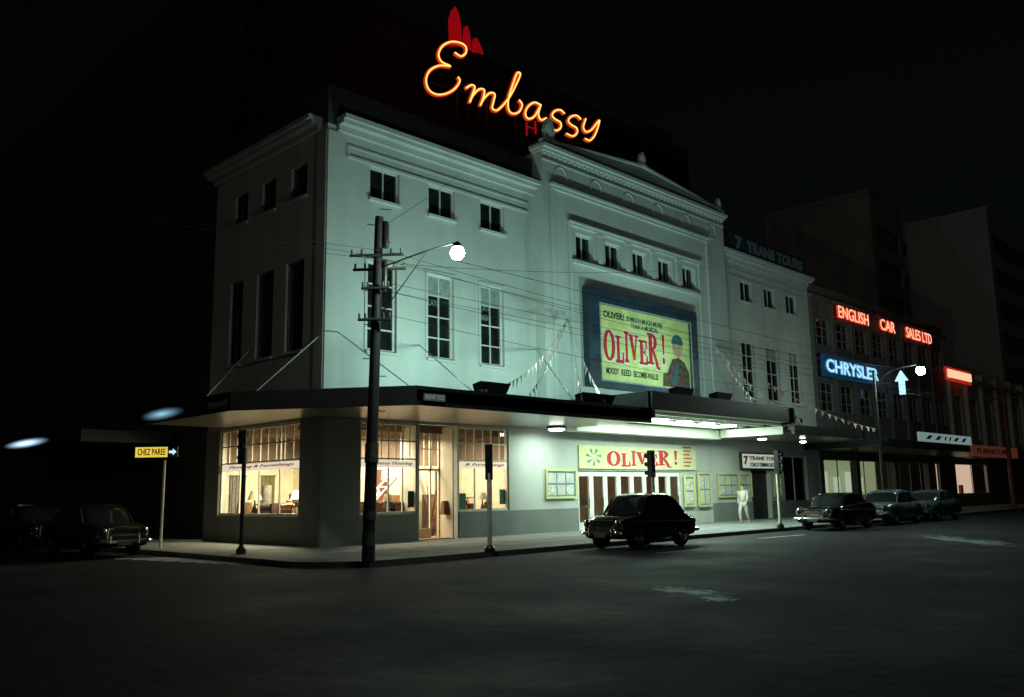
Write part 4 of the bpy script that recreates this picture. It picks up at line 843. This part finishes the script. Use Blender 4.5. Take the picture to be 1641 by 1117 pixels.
def signal(px,pyb,pyt,label,headpx=0,dark=False,face=0.):
    b=pz(px,pyb,G); q=Pl((0,b.y,0),(1,0,0)); zt=q.px(px,pyt)[1]
    t=thing('traffic_signal',label,'traffic signal',(b.x,b.y,G),face,'traffic signals at the crossing')
    h=zt-G; MB().tube([(0,0,0),(0,0,h-.75)],.06,10).build('post','wpost' if not dark else 'metal',t,True,True)
    MB().lathe((0,0,0),[(.14,0),(.14,.12),(.07,.2)],10).build('base','metal',t,True,True)
    hd=MB().box(-.10,.10,-.14+headpx,.05+headpx,h-.92,h).build('signal_head','fas',t,False,True)
    for k in range(3):
        z=h-.17-k*.29; MB().lathe((0,-.145+headpx,z),[(.085,0),(.085,-.13),(.08,-.13),(.08,-.02)],12,'y').build('visor','fas',hd,True,True)
        MB().lathe((0,-.146+headpx,z),[(.001,-.02),(.07,-.01),(.075,0)],12,'y').build('lens',('dred','coat','green')[k],hd,True,True)
signal(785,886,712,'white traffic signal post with black head at kerb before the corner shop',face=RD(135))
signal(386,888,690,'dark traffic signal post on the corner left of the utility pole',headpx=-.12,dark=True,face=-pi/4)
signal(1050,859,722,'traffic signal behind the large black sedan',face=pi)
signal(1251,846,722,'white traffic signal post left of the second black car',face=0)
b=pz(257,878,G)
q=Pl(b,tuple(R0)); u0,_=q.px(218,731); u1,_=q.px(283,718)
zz0=q.px(250,731)[1]; zz1=q.px(250,718)[1]
t=thing('lit_street_sign','small yellow illuminated sign reading CHEZ PAREE on a pale post','sign',(b.x,b.y,G))
MB().tube([(b.x,b.y,G),(b.x,b.y,zz0)],.045,8).build('post','wpost',t,True)
ua=u0+(u1-u0)*.78
MB().pbox(q,u0-.03,ua,-.08,.0,zz0-.03,zz1+.03).build('panel','lityel',t)
MB().pbox(q,ua+.001,u1+.03,-.08,.0,zz0-.03,zz1+.03).build('end_panel','ink',t)
m=MB(); text(m,q,'CHEZ PAREE',u0+.05,ua-.06,zz0+.03,zz1-.02,.003,.01); m.build('lettering','ink',t)
m=MB(); a=ua+.05; zm=(zz0+zz1)/2; m.pprism(q,[(a,zm-.04),(a+.12,zm-.04),(a+.12,zm-.1),(u1,zm),(a+.12,zm+.1),(a+.12,zm+.04),(a,zm+.04)],.003,.02); m.build('arrow','arrowlit',t)
WL='thin dark overhead wire crossing in front of the theatre'
def wire(a,b,sag,label,r=.0065):
    a=V(a);b=V(b); pts=[a.lerp(b,t/14)-V((0,0,sag*4*(t/14)*(1-t/14))) for t in range(15)]
    tag(MB().tube(pts,r,5).build('overhead_wire','wire'),label,'wire','overhead wires above the street')
for k,(y,s) in enumerate(((411,-.9),(411,.5),(428,.9),(464,-.6),(514,.6))):
    z=armz(y)+.12; c=on(z)+ad*.6*s
    wire(c,(34,KY+.4+.5*s,z+.3),.5,WL)
    if k<3: wire(c,(-26,KY+.4+.5*s,z+.2),.5,WL,.005)
for k,(yy,z) in enumerate(((-8.0,6.0),(-8.6,6.0),(-10.6,6.1))): wire((-4,yy,z),(130,yy,z),.25,WL,.0055)
wire(on(armz(420)),(FR.px(1140,430)[0],-DC-.1,FR.px(1140,430)[1]),.3,'overhead wire running from the timber pole to the central block')
wire(on(tz-.3),SP.P(2.2,0,ZC+2),.1,'overhead wire rising from the timber pole to the roof sign')
def bunting(a,b,sag,n,label):
    a=V(a);b=V(b); f=lambda t: a.lerp(b,t)-V((0,0,sag*4*t*(1-t)))
    t_=thing('bunting_string',label,'bunting',tuple(b),0,'strings of pennants on the theatre front')
    MB().tube([f(i/14) for i in range(15)],.008,4).build('cord','pale',t_)
    for i in range(n):
        p=f((i+.5)/n); dx=(b-a).normalized()*.11; h=random.uniform(.22,.32); sw=V((random.uniform(-.05,.05),random.uniform(-.08,.08),0))
        MB().prism([p-dx,p+dx,p+sw-V((0,0,h))],[q+V((0,.006,0)) for q in (p-dx,p+dx,p+sw-V((0,0,h)))]).build('pennant','pink' if i%2 else 'pale',t_)
def wp(x,y,d=0.): u,z=FR.px(x,y,d); return FR.P(u,d,z)
def cp(x): u,_=PF.px(x,640); return PF.P(u,-.05,ZF1+.1)
A1=wp(910,508,DC+.3)
bunting(A1,cp(770),.7,24,'faded pennant string falling farthest left from the left facade hook'); bunting(A1,cp(850),.25,16,'faded pennant string falling second from left from the left facade hook')
bunting(A1,cp(935),.0,12,'faded pennant string falling almost straight from the left facade hook'); bunting(A1,cp(972),.3,14,'faded pennant string falling right towards the billboard base')
A2=wp(1146,553,DC+.3)
u,_=PF.px(1212,650); bunting(A2,PF.P(u,0,zc1+.1),.2,12,'faded pennant string falling steeply right of the billboard')
bunting(A2,(xb+1.0,yf,ZF1+.2),.5,16,'faded pennant string falling to the right canopy join'); bunting(A2,(xb+9.,yf,ZF1+.1),.6,24,'long faded pennant string running to the far end of the canopy')

# ================================================ PEDESTRIAN
def skinobj(name,verts,edges,mt,par):
    me=bpy.data.meshes.new(name); me.from_pydata([v[:3] for v in verts],edges,[]); me.materials.append(M[mt])
    o=bpy.data.objects.new(name,me); COL.objects.link(o); o.parent=par
    md=o.modifiers.new('skin','SKIN'); md.use_smooth_shade=True; sd=o.modifiers.new('sub','SUBSURF'); sd.levels=1; sd.render_levels=1
    for i,v in enumerate(verts): 
        sv=me.skin_vertices[0].data[i]; sv.radius=(v[3],v[3]); sv.use_root=(i==0)
    return o
pp=pz(1193,838,G)
pe=thing('person','person in pale clothes walking under the canopy right of the entrance','person',(pp.x,pp.y,G),RD(100))
body=[(0,0,.95,.13),(0,0,1.15,.12),(0,.01,1.38,.14),(0,.01,1.48,.06),(0,.03,1.60,.085),(0,.03,1.70,.075),
 (.09,.02,.90,.09),(.11,.20,.50,.065),(.11,.10,.08,.045),(.11,.22,.04,.04),(-.09,-.02,.90,.09),(-.11,-.05,.50,.065),(-.11,-.30,.12,.045),(-.11,-.20,.03,.04),
 (.19,.01,1.40,.06),(.24,-.10,1.13,.045),(.23,-.02,.90,.035),(.23,.03,.83,.03),(-.19,.01,1.40,.06),(-.24,.08,1.13,.045),(-.23,.22,.95,.035),(-.23,.27,.90,.03)]
ed_=[(0,1),(1,2),(2,3),(3,4),(4,5),(0,6),(6,7),(7,8),(8,9),(0,10),(10,11),(11,12),(12,13),(2,14),(14,15),(15,16),(16,17),(2,18),(18,19),(19,20),(20,21)]
skinobj('body',body,ed_,'pskin',pe)
skinobj('coat',[(0,0,.88,.17),(0,0,1.15,.145),(0,.01,1.38,.16),(0,.01,1.46,.08),(.20,.01,1.40,.075),(.24,-.10,1.13,.06),(.23,-.03,.93,.05),(-.20,.01,1.40,.075),(-.24,.08,1.13,.06),(-.23,.20,.97,.05)],[(0,1),(1,2),(2,3),(2,4),(4,5),(5,6),(2,7),(7,8),(8,9)],'pale',pe)
skinobj('trousers',[(0,0,.92,.14),(.09,.02,.86,.105),(.11,.20,.50,.08),(.11,.11,.12,.065),(-.09,-.02,.86,.105),(-.11,-.05,.50,.08),(-.11,-.28,.15,.065)],[(0,1),(1,2),(2,3),(0,4),(4,5),(5,6)],'pale',pe)
MB().sphere((0,.0,1.70),.098,12,.9).build('hair','dwood',pe,True,True)

# ================================================ CARS
def loft(m,st,prof):
    base=len(m.v); ring_=[(a,b) for a,b in prof]+[(-a,b) for a,b in reversed(prof) if abs(a)>1e-6]; n=len(ring_)
    for x,w,zb,zt in st:
        for a,b in ring_: m.v.append(V((x,a*w,zb+(zt-zb)*b)))
    for i in range(len(st)-1):
        for j in range(n): m.f.append((base+i*n+j,base+i*n+(j+1)%n,base+(i+1)*n+(j+1)%n,base+(i+1)*n+j))
    m.f.append(tuple(base+j for j in range(n))); m.f.append(tuple(base+(len(st)-1)*n+j for j in range(n)))
def interp(tb,t):
    for (a,va),(b,vb) in zip(tb,tb[1:]):
        if a<=t<=b: k=(t-a)/(b-a); k=k*k*(3-2*k)*.5+k*.5; return va+(vb-va)*k
    return tb[-1][1]
def car(label,loc,rz,L,Wd,Hh,pm,fin=0.,grp='cars parked along the kerb'):
    t=thing('parked_car',label,'car',loc,rz,grp); hw=Wd/2; rw=.34; xf=-L/2+.19*L; xr=L/2-.21*L
    st=[]; N=52
    for i in range(N+1):
        tt=i/N; x=-L/2+L*tt
        zt=interp([(0,.66),(.03,.84),(.1,.93),(.28,.99),(.8,1.0+fin),(.95,.93+fin),(.985,.86+fin),(1,.68)],tt)
        w=interp([(0,.80),(.03,.92),(.12,.99),(.5,1.),(.85,.97),(.97,.90),(1,.80)],tt)*hw
        zb=interp([(0,.42),(.04,.30),(.5,.25),(.94,.30),(1,.42)],tt)
        for xc in (xf,xr):
            dx=abs(x-xc)
            if dx<.42: zb=max(zb,.30+math.sqrt(.42**2-dx*dx)*.92)
        st.append((x,w,zb,zt))
    m=MB(); loft(m,st,[(0,0),(.80,0),(.96,.06),(1.0,.25),(1.0,.55),(.985,.72),(.93,.88),(.84,.96),(.6,.985),(0,1.02)]); m.build('body',pm,t,True,True)
    gl=[(.24,.96),(.33,Hh-.12),(.39,Hh-.04),(.5,Hh),(.62,Hh-.01),(.70,Hh-.07),(.78,Hh-.24),(.88,.97)]
    st=[(-L/2+L*a,hw*(.84 if .26<a<.86 else .74),.93,max(z,.96)) for a,z in [(k/40,interp(gl,k/40)) for k in range(10,36)]]
    m=MB(); loft(m,st,[(0,0),(1,0),(.985,.3),(.90,.80),(.82,.94),(.6,1.0),(0,1.03)]); m.build('windows','carglass',t,True,True)
    st=[(-L/2+L*a,hw*.84*.925,interp(gl,a)-.13,interp(gl,a)+.02) for a in [.345+.0125*k for k in range(33)]]
    m=MB(); loft(m,st,[(0,.3),(.98,.0),(1.,.25),(.94,.7),(.72,.98),(0,1.05)]); m.build('roof',pm,t,True,True)
    for s in (-1,1):
        P_=lambda a,z,k:(-L/2+L*a,s*hw*.84*k,z)
        MB().tube([P_(.255,.97,1.0),P_(.345,Hh-.14,.91)],.035,6).build('pillar',pm,t,True,True); MB().tube([P_(.53,.96,1.0),P_(.53,Hh-.08,.90)],.04,6).build('pillar',pm,t,True,True)
        MB().prism([P_(.70,.96,1.01),P_(.86,.96,.98),P_(.77,Hh-.26,.91),P_(.69,Hh-.12,.91)],[P_(.70,.96,.93),P_(.86,.96,.9),P_(.77,Hh-.26,.84),P_(.69,Hh-.12,.84)]).build('pillar',pm,t,True,True)
        MB().tube([(-L/2+.1*L,s*(hw+.004),.80),(-L/2+.5*L,s*(hw+.012),.78),(L/2-.08*L,s*(hw-.03),.74)],.012,5).build('side_trim','chrome',t,True,True)
        for a in (.47,.64): MB().box(-L/2+L*a,-L/2+L*a+.14,s*hw-.02,s*(hw)+.03*s,.84,.87).build('door_handle','chrome',t,False,True)
        for a in (.345,.535,.70): MB().box(-L/2+L*a,-L/2+L*a+.012,min(s*hw*.99,s*(hw+.003)),max(s*hw*.99,s*(hw+.003)),.34,.92).build('door_seam','rubber',t,False,True)
        h=MB().lathe((-L/2+.03,s*hw*.68,.72),[(.13,.06),(.135,-.03),(.11,-.05)],16,'x').build('headlight','chrome',t,True,True)
        MB().lathe((-L/2+.03,s*hw*.68,.72),[(.105,-.045),(.07,-.075),(.001,-.085)],16,'x').build('lens','pane',h,True,True)
        MB().lathe((L/2-.04,s*hw*.74,.72),[(.09,0),(.085,.05),(.01,.07)],12,'x').build('taillight','dred',t,True,True)
        for xc in (xf,xr):
            yy=s*(hw-.20); w=MB().lathe((xc,yy,rw),[(rw*.6,-.1),(rw*.95,-.095),(rw,-.06),(rw,.06),(rw*.95,.095),(rw*.6,.1)],22,'y').build('wheel','rubber',t,True,True)
            MB().lathe((xc,yy+s*.1,rw),[(.2,0.),(.19,.02*s),(.12,.035*s),(.1,.055*s),(.01,.065*s)],18,'y').build('hubcap','chrome',w,True,True)
    for e,x,k in ((-1,-L/2-.08,1),(1,L/2+.07,1)):
        m=MB(); m.tube(smoothpath([(x-e*.35,-hw*.98,.47),(x-e*.05,-hw*.9,.47),(x,-hw*.5,.47),(x,hw*.5,.47),(x-e*.05,hw*.9,.47),(x-e*.35,hw*.98,.47)],4),.055,8)
        for s in (-.4,.4): m.tube([(x+e*.03,s,.40),(x+e*.05,s,.62)],.03,6)
        m.build('bumper','chrome',t,True,True)
    m=MB()
    for k in range(6): m.box(-L/2-.02,-L/2+.03,-.42,.42,.52+k*.045,.535+k*.045)
    m.tube([(-L/2-.02,-.45,.5),(-L/2-.02,-.4,.82),(-L/2-.02,.4,.82),(-L/2-.02,.45,.5)],.02,6); m.build('grille','chrome',t,False,True)
    MB().box(-L/2-.15,-L/2-.135,-.2,.2,.36,.46).build('number_plate','notice',t,False,True)
    return t
cy=KY-1.0
ua=Pl((0,cy+.8,0),(1,0,0)).px(941,850)[0]; ub=Pl((0,cy-.8,0),(1,0,0)).px(1113,855)[0]
Lc=min(4.5,max(3.7,ub-ua)); car('large black rounded sedan parked in front of the theatre entrance',((ua+ub)/2,cy,0),0,Lc,1.66,1.56,'cblack')
for (xa_,xb_,yb,pm,lab,hh,fin) in ((1279,1405,838,'cblack','long black sedan parked right of the white signal post',1.42,.08),(1392,1462,828,'cblue','pale blue sedan parked third along the kerb',1.5,0),(1460,1525,820,'cgrey','blue grey sedan parked farthest along the kerb',1.45,.05)):
    ua=Pl((0,cy+.8,0),(1,0,0)).px(xa_,yb)[0]; ub=Pl((0,cy-.8,0),(1,0,0)).px(xb_,yb)[0]; L=min(5.0,max(4.2,ub-ua)); car(lab,((ua+ub)/2,cy,0),0,L,1.75,hh,pm,fin)
sx=KX-1.1
q=Pl((sx,0,0),(0,1,0),(-1,0,0)); ya1=q.px(150,840)[0]; ya2=q.px(52,836)[0]
car('dark grey sedan parked in the unlit side street nearest the corner',(sx,ya1,0),pi/2,4.5,1.7,1.5,'cgreen',grp='cars parked in the side street')
car('black sedan parked deeper in the dark side street',(sx,max(ya2,ya1+5.5),0),pi/2,4.4,1.7,1.5,'cblack',grp='cars parked in the side street')
B3=thing('side_street_building','unlit building with a bluish lit verandah down the side street','building',(3,45,G))
h=[(38+3*i,39.4+3*i,6,8) for i in range(6)]
PL=Pl((.2,0,0),(0,1,0),(-1,0,0)); m=MB(); wall(m,PL,34.3,58,G,10,h); m.quad((.2,34.3,G),(.2,34.3,10),(10,34.3,10),(10,34.3,G)); m.build('wall','dbrick',B3)
for w in h: window(PL,w,B3,fm='dframe',sill=None)
PV=Pl((-3.2,0,0),(0,1,0),(-1,0,0)); a=PV.px(6,716)[0]; b=PV.px(84,706)[0]; s=sorted((a,b)); zv=PV.px(45,711)[1]
MB().box(-3.2,.15,s[0]-3,s[1]+6,zv-.2,zv+.25).build('verandah','fas',B3)
softstrip(PV,(a+b)/2,zv+.02,abs(a-b)/2,.21,.03,'farglow',B3)  # painted bluish glow along the verandah edge

# ================================================ LIGHT, WORLD, CAMERA
Wd=bpy.data.worlds.new('World'); S.world=Wd; Wd.use_nodes=True; nt=Wd.node_tree; bg=nt.nodes['Background']
sky=nt.nodes.new('ShaderNodeTexSky'); sky.sky_type='NISHITA'; sky.sun_disc=False; sky.sun_elevation=RD(4); sky.sun_rotation=RD(-110)
nt.links.new(sky.outputs[0],bg.inputs[0]); bg.inputs[1].default_value=.0010
l=bpy.data.lights.new('sun','SUN'); l.energy=.030; l.angle=RD(12); l.color=(1,.93,.84); o=bpy.data.objects.new('sun',l); COL.objects.link(o)
dirv=V((.93,.30,-.30)); o.rotation_euler=dirv.to_track_quat('-Z','Y').to_euler()
cam=bpy.data.cameras.new('camera'); cam.sensor_width=36; cam.sensor_fit='HORIZONTAL'; cam.lens=F_/W_*36; cam.clip_end=2000; cam.clip_start=.1
co=bpy.data.objects.new('camera',cam); COL.objects.link(co)
mt=Matrix((R_,U_,-Fw)).transposed().to_4x4(); mt.translation=CAM; co.matrix_world=mt; S.camera=co
S.view_settings.view_transform='Standard'; S.view_settings.look='None'; S.view_settings.exposure=0
